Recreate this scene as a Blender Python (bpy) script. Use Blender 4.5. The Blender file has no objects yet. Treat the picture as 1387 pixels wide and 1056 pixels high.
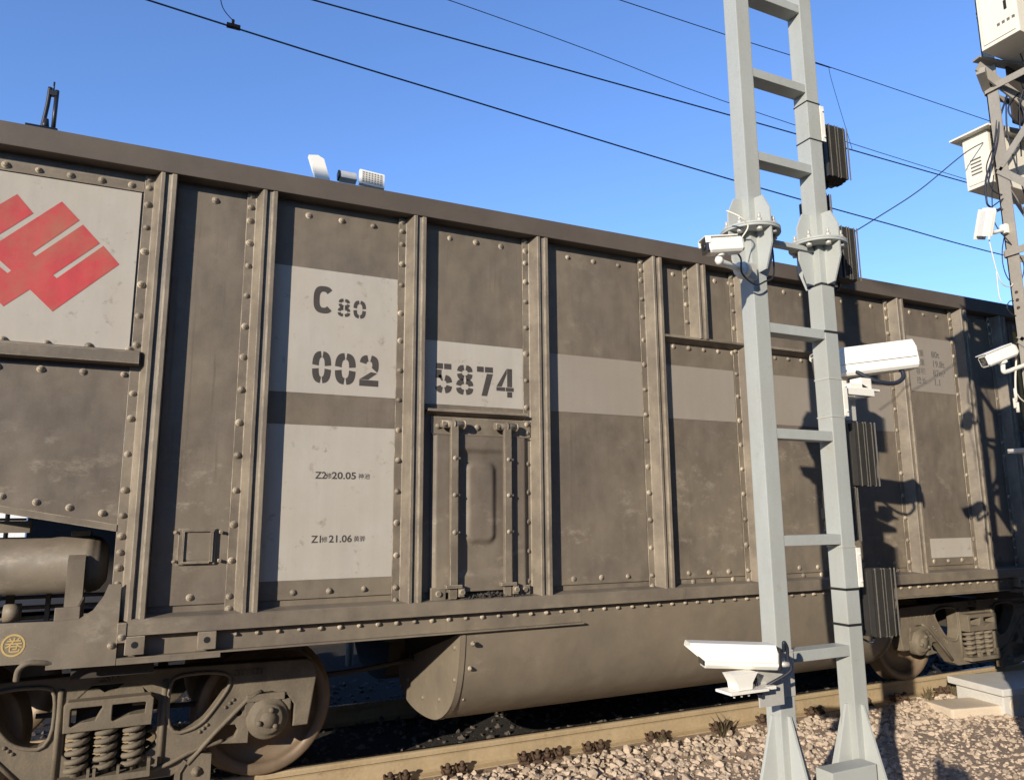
import bpy, bmesh, math, random
from mathutils import Vector, Matrix, noise
R = math.radians
random.seed(7)
S = bpy.context.scene
COL = S.collection

# ------------------------------------------------------------------ camera
YAW, PITCH, ROLL, CAMH = 0.43903, 0.16805, -0.00636, 1.6505
FPX = 996.1 / 1387
cd = bpy.data.cameras.new('camera'); cam = bpy.data.objects.new('camera', cd); COL.objects.link(cam)
f0 = Vector((math.sin(YAW), math.cos(YAW), 0)); r0 = Vector((math.cos(YAW), -math.sin(YAW), 0)); u0 = Vector((0, 0, 1))
fw = f0 * math.cos(PITCH) + u0 * math.sin(PITCH); up = -f0 * math.sin(PITCH) + u0 * math.cos(PITCH)
rr = r0 * math.cos(ROLL) + up * math.sin(ROLL); uu = -r0 * math.sin(ROLL) + up * math.cos(ROLL)
m = Matrix((rr, uu, -fw)).transposed().to_4x4(); m.translation = (0, 0, CAMH)
cam.matrix_world = m
cd.sensor_width = 36; cd.lens = 36 * FPX; cd.clip_start = 0.02; cd.clip_end = 3000
S.camera = cam
S.render.resolution_x, S.render.resolution_y = 1024, 779

# ------------------------------------------------------------------ sun and sky
SUN = Vector((1.34, 1.0, -0.47)).normalized()          # the way the light travels
SUN_EL = math.asin(-SUN.z); SUN_AZ = math.atan2(-SUN.x, -SUN.y)
sl = bpy.data.lights.new('sun', 'SUN'); sl.energy = 5.0; sl.angle = R(0.5); sl.color = (1.0, 0.90, 0.755)
so = bpy.data.objects.new('sun', sl); COL.objects.link(so)
so.rotation_euler = SUN.to_track_quat('-Z', 'Y').to_euler(); so.location = (-10, -8, 6)
W = bpy.data.worlds.new('World'); S.world = W; W.use_nodes = True
wn = W.node_tree.nodes; wl = W.node_tree.links
sky = wn.new('ShaderNodeTexSky'); sky.sky_type = 'NISHITA'; sky.sun_disc = False
sky.sun_elevation = SUN_EL; sky.sun_rotation = SUN_AZ
sky.air_density = 1.0; sky.dust_density = 0.0; sky.ozone_density = 3.5
hs = wn.new('ShaderNodeMix'); hs.data_type = 'RGBA'; hs.blend_type = 'MULTIPLY'; hs.inputs['Factor'].default_value = 1.0; hs.inputs[7].default_value = (1.20, 1.30, 1.62, 1)   # deeper winter blue
bg = wn['Background']; bg.inputs['Strength'].default_value = 0.15
wl.new(sky.outputs[0], hs.inputs[6]); wl.new(hs.outputs[2], bg.inputs['Color'])
S.view_settings.view_transform = 'Standard'; S.view_settings.look = 'None'
S.view_settings.exposure = 0.25; S.view_settings.gamma = 1.0

# ------------------------------------------------------------------ materials
MATS = {}
def lin(c):
    return tuple(((v / 255) / 12.92 if v / 255 <= .04045 else (((v / 255) + .055) / 1.055) ** 2.4) for v in c) + (1,)
def mat(name, col, rough=.6, metal=0., var=.25, scale=3., streak=0., fine=.15, fine_scale=60., bump=.0, bump_scale=40.,
        dent=0., wear=0., scuff=0., smudge=0., dust=None, dust_amt=0., rust=None, rust_amt=0., spec=.4, coat=0.):
    if name in MATS: return MATS[name]
    M = bpy.data.materials.new(name); M.use_nodes = True; MATS[name] = M
    n = M.node_tree.nodes; l = M.node_tree.links; P = n['Principled BSDF']
    if len(col) == 3: col = tuple(col) + (1,)
    geo = n.new('ShaderNodeNewGeometry')
    def nz(sc, det=4., vec=None, rgh=.55):
        t = n.new('ShaderNodeTexNoise'); t.inputs['Scale'].default_value = sc; t.inputs['Detail'].default_value = det
        t.inputs['Roughness'].default_value = rgh
        l.new(vec or geo.outputs['Position'], t.inputs['Vector']); return t.outputs['Fac']
    def math_(op, a, b):
        t = n.new('ShaderNodeMath'); t.operation = op
        for i, v in enumerate((a, b)):
            if isinstance(v, (int, float)): t.inputs[i].default_value = v
            else: l.new(v, t.inputs[i])
        return t.outputs[0]
    def ramp(fac, a, b):
        t = n.new('ShaderNodeMapRange'); l.new(fac, t.inputs[0]); t.inputs[1].default_value = a; t.inputs[2].default_value = b
        t.clamp = True; return t.outputs[0]
    def mix(fac, a, b):
        t = n.new('ShaderNodeMix'); t.data_type = 'RGBA'
        if isinstance(fac, (int, float)): t.inputs['Factor'].default_value = fac
        else: l.new(fac, t.inputs['Factor'])
        for k, v in ((6, a), (7, b)):
            if isinstance(v, tuple): t.inputs[k].default_value = v
            else: l.new(v, t.inputs[k])
        return t.outputs[2]
    k = math_('MULTIPLY_ADD', nz(scale), 2 * var); k.node.inputs[2].default_value = 1 - var
    k2 = math_('MULTIPLY_ADD', nz(fine_scale, 3.), 2 * fine); k2.node.inputs[2].default_value = 1 - fine
    f = math_('MULTIPLY', k, k2)
    sv = None
    if streak:
        mp = n.new('ShaderNodeMapping'); mp.inputs['Scale'].default_value = (14, 14, .9); l.new(geo.outputs['Position'], mp.inputs[0])
        sv = nz(1.0, 5., mp.outputs[0], .65)
        k3 = math_('MULTIPLY_ADD', sv, 2 * streak); k3.node.inputs[2].default_value = 1 - streak
        f = math_('MULTIPLY', f, k3)
    vm = n.new('ShaderNodeVectorMath'); vm.operation = 'SCALE'; vm.inputs[0].default_value = col[:3]; l.new(f, vm.inputs['Scale'])
    c = vm.outputs[0]
    if smudge:
        mp2 = n.new('ShaderNodeMapping'); mp2.inputs['Scale'].default_value = (2.6, 2.6, 1.1); mp2.inputs['Location'].default_value = (7, 3, 5); l.new(geo.outputs['Position'], mp2.inputs[0])
        c = mix(math_('MULTIPLY', ramp(nz(1.0, 7., mp2.outputs[0], .72), .50, .70), smudge), c, tuple(v*.55 for v in col[:3]) + (1,))
    if dust:
        c = mix(math_('MULTIPLY', ramp(nz(scale * .55, 6., None, .7), .42, .72), dust_amt), c, tuple(dust) + (1,))
    if rust:
        c = mix(math_('MULTIPLY', ramp(nz(scale * 4, 6., None, .7), .60, .72), rust_amt), c, tuple(rust) + (1,))
    if scuff:
        mp3 = n.new('ShaderNodeMapping'); mp3.inputs['Scale'].default_value = (5, 5, 9); mp3.inputs['Rotation'].default_value = (0, .6, 0); l.new(geo.outputs['Position'], mp3.inputs[0])
        c = mix(math_('MULTIPLY', math_('MULTIPLY', ramp(nz(1.0, 8., mp3.outputs[0], .78), .54, .70), ramp(nz(.8, 2.), .46, .60)), scuff), c, (.38, .33, .26, 1))
        mp4 = n.new('ShaderNodeMapping'); mp4.inputs['Scale'].default_value = (38, 38, 1.3); l.new(geo.outputs['Position'], mp4.inputs[0])
        c = mix(math_('MULTIPLY', math_('MULTIPLY', ramp(nz(1.0, 3., mp4.outputs[0], .6), .58, .70), ramp(nz(1.4, 3.), .48, .62)), scuff*.8), c, (.09, .07, .05, 1))
        sx = n.new('ShaderNodeSeparateXYZ'); l.new(geo.outputs['Position'], sx.inputs[0])
        low = ramp(sx.outputs['Z'], 1.75, 1.10)
        c = mix(math_('MULTIPLY', math_('MULTIPLY', low, ramp(nz(3.2, 6., None, .7), .38, .62)), scuff*.9), c, (.235, .195, .14, 1))
    if wear:
        bv = n.new('ShaderNodeBevel'); bv.samples = 4; bv.inputs['Radius'].default_value = .006
        dt = n.new('ShaderNodeVectorMath'); dt.operation = 'DOT_PRODUCT'; l.new(bv.outputs[0], dt.inputs[0]); l.new(geo.outputs['True Normal'], dt.inputs[1])
        ed = ramp(dt.outputs['Value'], .995, .93)
        c = mix(math_('MULTIPLY', math_('MULTIPLY', ed, ramp(nz(7., 6., None, .7), .42, .58)), wear), c, (.50, .42, .31, 1))
    l.new(c, P.inputs['Base Color'])
    P.inputs['Metallic'].default_value = metal
    rv = math_('MULTIPLY_ADD', nz(fine_scale * .4, 3.), .25); rv.node.inputs[2].default_value = rough - .125
    l.new(rv, P.inputs['Roughness'])
    P.inputs['Specular IOR Level'].default_value = spec
    P.inputs['Coat Weight'].default_value = coat
    prev = None
    if dent:
        b = n.new('ShaderNodeBump'); b.inputs['Strength'].default_value = 1; b.inputs['Distance'].default_value = dent
        l.new(nz(2.6, 2.), b.inputs['Height']); prev = b
    if bump:
        b = n.new('ShaderNodeBump'); b.inputs['Strength'].default_value = 1; b.inputs['Distance'].default_value = bump
        l.new(nz(bump_scale, 5., None, .65), b.inputs['Height'])
        if prev: l.new(prev.outputs[0], b.inputs['Normal'])
        prev = b
    if prev: l.new(prev.outputs[0], P.inputs['Normal'])
    return M
DUST = (.30, .25, .19)
M_body = mat('wagon paint', (.142, .117, .093), .58, var=.14, scale=1.6, streak=.20, fine=.09, smudge=.6, scuff=.6, dent=.03, bump=.0008, bump_scale=120, dust=(.26, .215, .150), dust_amt=.6, rust=(.12, .075, .045), rust_amt=.3)
M_post = mat('wagon post paint', (.150, .124, .094), .5, var=.22, scale=5, streak=.20, wear=1., fine=.10, bump=.0008, bump_scale=90, dust=(.36, .30, .22), dust_amt=.55)
M_chord = mat('wagon chord paint', (.094, .076, .061), .6, var=.12, scale=2, fine=.08, bump=.0006, dust=(.17, .14, .11), dust_amt=.4, streak=.08)
M_white = mat('faded white lettering patch', (.43, .40, .35), .6, var=.06, scale=3, streak=.10, fine=.03, smudge=.25, dust=(.39, .34, .275), dust_amt=.6, rust=(.22, .185, .14), rust_amt=.75, wear=0)
M_grime = mat('dusty grey band paint', (.29, .255, .215), .6, var=.06, scale=3, streak=.08, fine=.04, dust=(.27, .225, .17), dust_amt=.5)
M_ink = mat('stencil paint', (.058, .050, .046), .7, var=.25, scale=20, fine=.2, fine_scale=120)
M_ink2 = mat('faded stencil paint', (.13, .115, .10), .7, var=.25, scale=20)
M_red = mat('red emblem paint', (.50, .055, .06), .55, var=.14, scale=6, fine=.06, streak=.18, smudge=.45, dust=(.33, .15, .085), dust_amt=.9)
M_yel = mat('yellow emblem paint', (.50, .36, .14), .6)
M_cast = mat('dusty cast steel', (.160, .132, .095), .75, var=.35, scale=9, smudge=.85, fine=.2, fine_scale=90, bump=.002, bump_scale=70, rust=(.27, .15, .08), rust_amt=.35)
M_wheel = mat('wheel steel', (.20, .145, .095), .5, smudge=.6, var=.15, scale=8, fine=.1, bump=.001, metal=.2)
M_under = mat('underframe grime', (.05, .042, .034), .8, var=.2, scale=6)
M_tub = mat('bathtub panel paint', (.158, .130, .097), .6, var=.10, scale=1.4, fine=.06, streak=.08, smudge=.4, scuff=.3, dent=.014, dust=(.27, .22, .155), dust_amt=.6)
M_rail = mat('dust coated rail steel', (.38, .285, .165), .7, var=.18, scale=5, fine=.25, fine_scale=50, bump=.001, dust=(.46, .37, .24), dust_amt=.6, rust=(.20, .12, .065), rust_amt=.6, streak=.15)
M_railtop = mat('polished rail head', (.55, .53, .50), .28, metal=1., var=.05)
M_rust = mat('rusty fastening', (.075, .045, .028), .85, var=.3, scale=30, fine=.3, bump=.002)
M_stone = mat('ballast stone', (.47, .375, .285), .85, var=.45, scale=13, fine=.28, fine_scale=120, bump=.003, bump_scale=90)
M_stone2 = mat('shade-darkened ballast stone', (.09, .075, .06), .8, var=.4, scale=13, fine=.28, bump=.003)  # stone colour darkened to stand in for the shade under the wagon
M_soil = mat('ballast bed', (.34, .255, .185), .9, var=.3, scale=14, fine=.4, fine_scale=70, bump=.02, bump_scale=38)
M_sleeper = mat('concrete sleeper', (.30, .25, .20), .85, var=.2, scale=8, fine=.2, bump=.002)
M_conc = mat('pale concrete', (.56, .54, .50), .8, var=.10, scale=8, fine=.12, bump=.003, bump_scale=50)
M_conc2 = mat('sandy concrete', (.62, .52, .40), .8, var=.10, scale=8, fine=.12, bump=.003, bump_scale=50)
M_mast = mat('silver grey mast paint', (.385, .405, .385), .42, var=.07, scale=4, streak=.10, fine=.07, smudge=.15, bump=.0008, dust=(.36, .35, .30), dust_amt=.5, rust=(.25, .17, .10), rust_amt=.25)
M_mast2 = mat('silver grey mast plate', (.42, .435, .41), .5, var=.06, scale=6, fine=.05, bump=.0005)
M_camw = mat('white camera housing', (.83, .80, .72), .38, var=.03, scale=8, fine=.02, spec=.5)
M_galv = mat('galvanised plate', (.55, .53, .48), .5, metal=.25, var=.08, scale=14, fine=.1)
M_black = mat('black plastic', (.02, .02, .022), .4, var=.2, scale=20)
M_glass = mat('lens glass', (.012, .013, .018), .08, var=.1, spec=.9, coat=1.)
M_fin = mat('dark anodised heat sink', (.045, .042, .038), .45, metal=.3, var=.25, scale=10, fine=.2, streak=.3)
M_finl = mat('bare fin edge', (.26, .245, .22), .4, metal=.5, var=.3, scale=16, fine=.3)
M_cable = mat('black cable', (.018, .022, .035), .5)
M_cablew = mat('white cable', (.70, .64, .54), .5)
M_wire = mat('contact wire copper', (.06, .07, .09), .5, metal=.3)
M_angle = mat('weathered galvanised angle', (.33, .30, .255), .6, metal=.1, var=.14, scale=9, fine=.15, rust=(.30, .2, .12), rust_amt=.35, streak=.12)
M_box = mat('cream junction box', (.74, .69, .58), .5, var=.05, scale=5, fine=.04, streak=.06, rust=(.35, .2, .1), rust_amt=.25)
M_ochre = mat('ochre panel paint', (.48, .30, .09), .6, var=.12, scale=4)
M_led = mat('floodlight glass', (.55, .53, .45), .3, var=.1)
M_ins = mat('insulator', (.25, .12, .08), .3)
M_wall = mat('white render', (.80, .78, .72), .8, var=.05)
M_coal = mat('coal crumbs', (.05, .045, .04), .9)
M_weed = mat('dry weed', (.11, .085, .045), .9, var=.3, scale=30)
M_jacket = mat('dark jacket cloth', (.03, .035, .05), .9); M_skin = mat('skin', (.50, .30, .22), .5, var=.04)
M_trouser = mat('trouser cloth', (.04, .04, .045), .9); M_hair = mat('black hair', (.012, .01, .01), .6); M_shoe = mat('shoe leather', (.03, .025, .02), .5)

# ------------------------------------------------------------------ mesh builder
def world(o):
    M = Matrix.LocRotScale(o.location, o.rotation_euler, o.scale)
    while o.parent: o = o.parent; M = Matrix.LocRotScale(o.location, o.rotation_euler, o.scale) @ M
    return M
class MB:
    def __init__(s): s.v = []; s.f = []; s.sm = []
    def add(s, vs, fs, smooth=False):
        b = len(s.v); s.v += [Vector(v) for v in vs]; s.f += [tuple(i + b for i in f) for f in fs]; s.sm += [smooth] * len(fs); return s
    def box(s, a, b, bev=0.):
        x0, y0, z0 = [min(a[i], b[i]) for i in range(3)]; x1, y1, z1 = [max(a[i], b[i]) for i in range(3)]
        if bev <= 0:
            return s.add([(x0,y0,z0),(x1,y0,z0),(x1,y1,z0),(x0,y1,z0),(x0,y0,z1),(x1,y0,z1),(x1,y1,z1),(x0,y1,z1)],
                  [(0,3,2,1),(4,5,6,7),(0,1,5,4),(1,2,6,5),(2,3,7,6),(3,0,4,7)])
        bm = bmesh.new(); bmesh.ops.create_cube(bm, size=1)
        for v in bm.verts: v.co = Vector(((x0+x1)/2 + v.co.x*(x1-x0), (y0+y1)/2 + v.co.y*(y1-y0), (z0+z1)/2 + v.co.z*(z1-z0)))
        bmesh.ops.bevel(bm, geom=bm.edges[:], offset=bev, segments=2, affect='EDGES', profile=.7)
        return s.bm(bm)
    def bm(s, bm, smooth=False, M=None):
        bm.verts.index_update()
        s.add([(M @ v.co if M else v.co) for v in bm.verts], [tuple(v.index for v in f.verts) for f in bm.faces], smooth); bm.free(); return s
    def bar(s, p, q, w, h, upv=(0, 0, 1)):
        p, q = Vector(p), Vector(q); d = (q - p).normalized(); U = Vector(upv)
        if abs(d.dot(U)) > .98: U = Vector((0, 1, 0))
        a = d.cross(U).normalized(); b = a.cross(d).normalized()
        vs = []
        for c in (p, q):
            for i, j in ((-1,-1),(1,-1),(1,1),(-1,1)): vs.append(c + a*i*w/2 + b*j*h/2)
        return s.add(vs, [(0,1,2,3),(7,6,5,4),(0,4,5,1),(1,5,6,2),(2,6,7,3),(3,7,4,0)])
    def cyl(s, p, q, r, r2=None, n=20, caps=True):
        p, q = Vector(p), Vector(q); d = (q - p).normalized(); U = Vector((0,0,1)) if abs(d.z) < .95 else Vector((1,0,0))
        a = d.cross(U).normalized(); b = a.cross(d); r2 = r if r2 is None else r2
        vs = [p + (a*math.cos(t) + b*math.sin(t))*r for t in [2*math.pi*i/n for i in range(n)]]
        vs += [q + (a*math.cos(t) + b*math.sin(t))*r2 for t in [2*math.pi*i/n for i in range(n)]]
        s.add(vs, [(i, i+n, (i+1) % n + n, (i+1) % n) for i in range(n)], True)
        if caps:
            s.add(vs, [tuple(range(n)), tuple(range(2*n-1, n-1, -1))])
        return s
    def lathe(s, o, axis, prof, n=40):
        o = Vector(o); d = Vector(axis).normalized(); U = Vector((0,0,1)) if abs(d.z) < .95 else Vector((1,0,0))
        a = d.cross(U).normalized(); b = a.cross(d); vs = []
        for (h, r) in prof:
            for i in range(n):
                t = 2*math.pi*i/n; vs.append(o + d*h + (a*math.cos(t) + b*math.sin(t))*r)
        fs = []
        for k in range(len(prof)-1):
            for i in range(n): fs.append((k*n+i, (k+1)*n+i, (k+1)*n+(i+1) % n, k*n+(i+1) % n))
        s.add(vs, fs, True)
        return s
    def tube(s, pts, r, n=8, smooth_path=True, rad=None):
        pts = [Vector(p) for p in pts]
        if smooth_path and len(pts) > 2:
            out = []
            for i in range(len(pts)-1):
                p0 = pts[max(i-1, 0)]; p1 = pts[i]; p2 = pts[i+1]; p3 = pts[min(i+2, len(pts)-1)]
                for k in range(6):
                    t = k/6; out.append(.5*((2*p1) + (p2-p0)*t + (2*p0-5*p1+4*p2-p3)*t*t + (3*p1-p0-3*p2+p3)*t**3))
            pts = out + [pts[-1]]
        vs = []; fs = []; a = None
        for i, p in enumerate(pts):
            d = (pts[min(i+1, len(pts)-1)] - pts[max(i-1, 0)]).normalized()
            if a is None:
                U = Vector((0,0,1)) if abs(d.z) < .9 else Vector((1,0,0)); a = d.cross(U).normalized()
            else: a = (a - d*a.dot(d)).normalized()
            b = a.cross(d)
            for j in range(n):
                t = 2*math.pi*j/n; vs.append(p + (a*math.cos(t) + b*math.sin(t))*r)
        for i in range(len(pts)-1):
            for j in range(n): fs.append((i*n+j, (i+1)*n+j, (i+1)*n+(j+1) % n, i*n+(j+1) % n))
        fs.append(tuple(range(n))); fs.append(tuple(range(len(vs)-1, len(vs)-n-1, -1)))
        return s.add(vs, fs, True)
    def prism(s, poly, axis, h0, h1):
        """poly in the two other axes, extruded along axis 'x','y' or 'z'"""
        def P(u, v, h): return {'x': (h, u, v), 'y': (u, h, v), 'z': (u, v, h)}[axis]
        n = len(poly); vs = [P(u, v, h0) for u, v in poly] + [P(u, v, h1) for u, v in poly]
        return s.add(vs, [tuple(range(n)), tuple(range(2*n-1, n-1, -1))] + [(i, i+n, (i+1) % n + n, (i+1) % n) for i in range(n)])
    def strip(s, poly, axis, h0, h1):
        def P(u, v, h): return {'x': (h, u, v), 'y': (u, h, v), 'z': (u, v, h)}[axis]
        n = len(poly); vs = [P(u, v, h0) for u, v in poly] + [P(u, v, h1) for u, v in poly]
        return s.add(vs, [(i, i+n, i+1+n, i+1) for i in range(n-1)], True)
    def dome(s, c, axis, r, h, n=10):
        """a rivet head: low dome"""
        return s.lathe(c, axis, [(0, r), (h*.55, r*.9), (h*.88, r*.6), (h, r*.12)], n)
    def stroke(s, polys, org, ux, uz, nrm, t=.0015):
        """flat glyph polygons (u,v) -> thin raised sheets"""
        org, ux, uz, nrm = Vector(org), Vector(ux), Vector(uz), Vector(nrm)
        for poly in polys:
            n = len(poly); vs = [org + ux*u + uz*v for u, v in poly]; vs2 = [v + nrm*t for v in vs]
            s.add(vs + vs2, [tuple(range(n)), tuple(range(2*n-1, n-1, -1))] + [(i, i+n, (i+1) % n + n, (i+1) % n) for i in range(n)])
        return s
    def xf(s, M): s.v = [M @ v for v in s.v]; return s
    def merge(s, o): return s.add(o.v, o.f)
    def build(s, name, material, parent=None, fix=True, bevel=0.):
        me = bpy.data.meshes.new(name)
        Mi = world(parent).inverted() if parent else Matrix.Identity(4)
        me.from_pydata([tuple(Mi @ v) for v in s.v], [], s.f)
        me.polygons.foreach_set('use_smooth', s.sm)
        if fix or bevel:
            b = bmesh.new(); b.from_mesh(me)
            if fix:
                bmesh.ops.remove_doubles(b, verts=b.verts[:], dist=1e-5)
                bmesh.ops.recalc_face_normals(b, faces=b.faces[:])
            b.to_mesh(me); b.free()
        me.materials.append(material); me.update()
        o = bpy.data.objects.new(name, me); COL.objects.link(o)
        if parent: o.parent = parent
        if bevel:
            md = o.modifiers.new('bevel', 'BEVEL'); md.width = bevel; md.segments = 2; md.limit_method = 'ANGLE'; md.angle_limit = R(40)
        return o
def thing(name, label, cat, loc=(0,0,0), group=None, rot=None):
    o = bpy.data.objects.new(name, None); COL.objects.link(o); o.location = loc; o.empty_display_size = .1
    if rot: o.rotation_euler = rot
    o['label'] = label; o['category'] = cat
    if group: o['group'] = group
    return o
def tag(o, label=None, cat=None, group=None, kind=None):
    for k, v in (('label', label), ('category', cat), ('group', group), ('kind', kind)):
        if v: o[k] = v
    return o
def plate2d(outline, holes, thick, bevel=.0):
    """2-D outline with holes -> MB in local XZ, thickness along Y (0..thick)"""
    cu = bpy.data.curves.new('tmp', 'CURVE'); cu.dimensions = '2D'; cu.fill_mode = 'BOTH'; cu.extrude = thick/2 - bevel; cu.bevel_depth = bevel; cu.bevel_resolution = 1
    for lp in [outline] + holes:
        sp = cu.splines.new('POLY'); sp.points.add(len(lp)-1); sp.use_cyclic_u = True
        for i, (x, z) in enumerate(lp): sp.points[i].co = (x, z, 0, 1)
    o = bpy.data.objects.new('tmp', cu); COL.objects.link(o)
    me = bpy.data.meshes.new_from_object(o.evaluated_get(bpy.context.evaluated_depsgraph_get()))
    mb = MB(); mb.add([(v.co.x, thick/2 - v.co.z, v.co.y) for v in me.vertices], [tuple(p.vertices) for p in me.polygons])
    bpy.data.objects.remove(o); bpy.data.curves.remove(cu); bpy.data.meshes.remove(me); return mb
def smooth_loop(pts, n=3):
    """round the corners of a closed outline (Chaikin)"""
    for _ in range(n):
        out = []
        for i in range(len(pts)):
            a, b = pts[i], pts[(i+1) % len(pts)]
            out += [(a[0]*.75+b[0]*.25, a[1]*.75+b[1]*.25), (a[0]*.25+b[0]*.75, a[1]*.25+b[1]*.75)]
        pts = out
    return pts
def text_mb(txt, size, M, extrude=.0008, space=1., wx=1.):
    cu = bpy.data.curves.new('tmp', 'FONT'); cu.body = txt; cu.size = size; cu.extrude = extrude; cu.space_character = space; cu.offset = size*(.022 if txt.isascii() else .006)
    cu.resolution_u = 3
    o = bpy.data.objects.new('tmp', cu); COL.objects.link(o)
    me = bpy.data.meshes.new_from_object(o.evaluated_get(bpy.context.evaluated_depsgraph_get()))
    mb = MB(); mb.add([M @ Vector((v.co.x*wx, v.co.y, v.co.z)) for v in me.vertices], [tuple(p.vertices) for p in me.polygons])
    bpy.data.objects.remove(o); bpy.data.curves.remove(cu); bpy.data.meshes.remove(me); return mb
WALL_TXT = lambda x, y, z: Matrix(((1,0,0,x),(0,0,-1,y),(0,1,0,z),(0,0,0,1)))   # text standing on a face that looks to -Y

# ------------------------------------------------------------------ ground and track
YC = 6.13                                   # track centre
P0, P1 = 4.538, 4.628                       # post faces and side sheets of the wagon
def gz(x, y):
    t = min(max((y - 4.2) / 1.0, 0), 1); t = t*t*(3-2*t)
    return -.215 + .045*t + .008*noise.noise(Vector((x*1.3, y*1.3, 0))) + .004*noise.noise(Vector((x*5, y*5, 3)))
g = MB(); xs = [-600, -150, -50, -20, -8] + [-6 + i*.16 for i in range(125)] + [16, 24, 50, 150, 600]
ys = [-600, -150, -40, -10, -3] + [-2 + i*.16 for i in range(75)] + [12, 20, 50, 150, 600]
vs = [(x, y, gz(x, y) if abs(x) < 20 and -4 < y < 13 else -.2) for y in ys for x in xs]
nx = len(xs); fs = [(j*nx+i, j*nx+i+1, (j+1)*nx+i+1, (j+1)*nx+i) for j in range(len(ys)-1) for i in range(nx-1)]
tag(g.add(vs, fs, True).build('ground', M_soil, fix=False), kind='structure')
def slab_sheet(x0, x1, y0, y1, dz, name, m_):
    n1, n2 = 120, 20; e = MB()
    vs = [(x0+(x1-x0)*i/n1, y0+(y1-y0)*j/n2) for j in range(n2+1) for i in range(n1+1)]
    e.add([(x, y, gz(x, y)+dz) for x, y in vs], [(j*(n1+1)+i, j*(n1+1)+i+1, (j+1)*(n1+1)+i+1, (j+1)*(n1+1)+i) for j in range(n2) for i in range(n1)], True)
    tag(e.build(name, m_, fix=False), kind='structure')
slab_sheet(-12, 20, 5.42, 10.95, .006, 'track_bed', mat('shade-darkened track bed', (.035, .030, .026), .9, var=.3, scale=14, fine=.4, bump=.02, bump_scale=38))  # bed colour carries painted shade below the wagon

def rail(y, label, side):
    """rail profile along X, gauge face towards the track centre"""
    x0, x1 = -30, 60
    t = thing('rail', label, 'rail', (0, y, -.176))
    prof = [(-.075,-.176),(.075,-.176),(.075,-.164),(.03,-.152),(.009,-.138),(.0085,-.06),(.013,-.045),(.035,-.037),(.036,-.012),(.030,-.003),(.018,0),
            (-.018,0),(-.030,-.003),(-.036,-.012),(-.035,-.037),(-.013,-.045),(-.0085,-.06),(-.009,-.138),(-.03,-.152),(-.075,-.164)]
    MB().prism([(y+u, v) for u, v in prof], 'x', x0, x1).build('rail_section', M_rail, t)
    MB().box((x0, y-.014+side*.006, .0005), (x1, y+.014+side*.006, .0015)).build('running_band', M_railtop, t)
    return t
rail(YC-.753, 'near dust-coated yellow-brown rail under the wagon, beside the stones', 1)
rail(YC+.753, 'far rail of the wagon track, glinting in the dark below the wagon', -1)
sl0 = None
def copy_tree(o, parent=None, off=None):
    c = o.copy(); COL.objects.link(c); c.parent = parent
    for ch in list(o.children): copy_tree(ch, c)
    if off is not None: c.location = Vector(o.location) + Vector(off)
    return c
slp = MB(); 
slp.prism([(-.13, -.36), (.13, -.36), (.10, -.178), (-.10, -.178)], 'y', YC-1.3, YC+1.3)
sleeper0 = slp.build('sleeper', M_sleeper); tag(sleeper0, 'concrete sleeper crossing under the rails, one of a row in the stones', 'sleeper', 'sleepers under the track')
clipped = thing('rail_clip', 'rusty bolted rail clip pair gripping the near rail foot over a sleeper', 'rail fastening', (0, YC-.753, -.17), 'rail fastenings along the near rail')
k = MB()
for sx in (-.055, .055):
    k.box((sx-.03, YC-.90, -.176), (sx+.03, YC-.80, -.150), .006); k.cyl((sx, YC-.865, -.155), (sx, YC-.865, -.095), .013, n=8)
    k.cyl((sx, YC-.865, -.145), (sx, YC-.865, -.118), .028, n=6); k.dome((sx, YC-.865, -.100), (0,0,1), .02, .018, 6)
    k.tube([(sx-.035, YC-.88, -.15), (sx-.03, YC-.82, -.115), (sx, YC-.79, -.135), (sx+.03, YC-.82, -.12), (sx+.035, YC-.88, -.15)], .009, 6)
k.build('clip_bolts', M_rust, clipped)
first = True
for i in range(-8, 28):
    x = 1.585 + i*.58
    if i == 0: sleeper0.location.x = x; clipped.location.x = x
    else:
        c = sleeper0.copy(); c.location.x = x; COL.objects.link(c)

for x in (.45, 1.02, 2.0, 2.62, 2.80, 3.17, 3.77, 4.42, 4.95, 5.52, 6.15, 6.66, 7.3, 7.85):
    cc = copy_tree(clipped); cc.location.x = x; cc.rotation_euler.z = random.uniform(-.12, .12)
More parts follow.
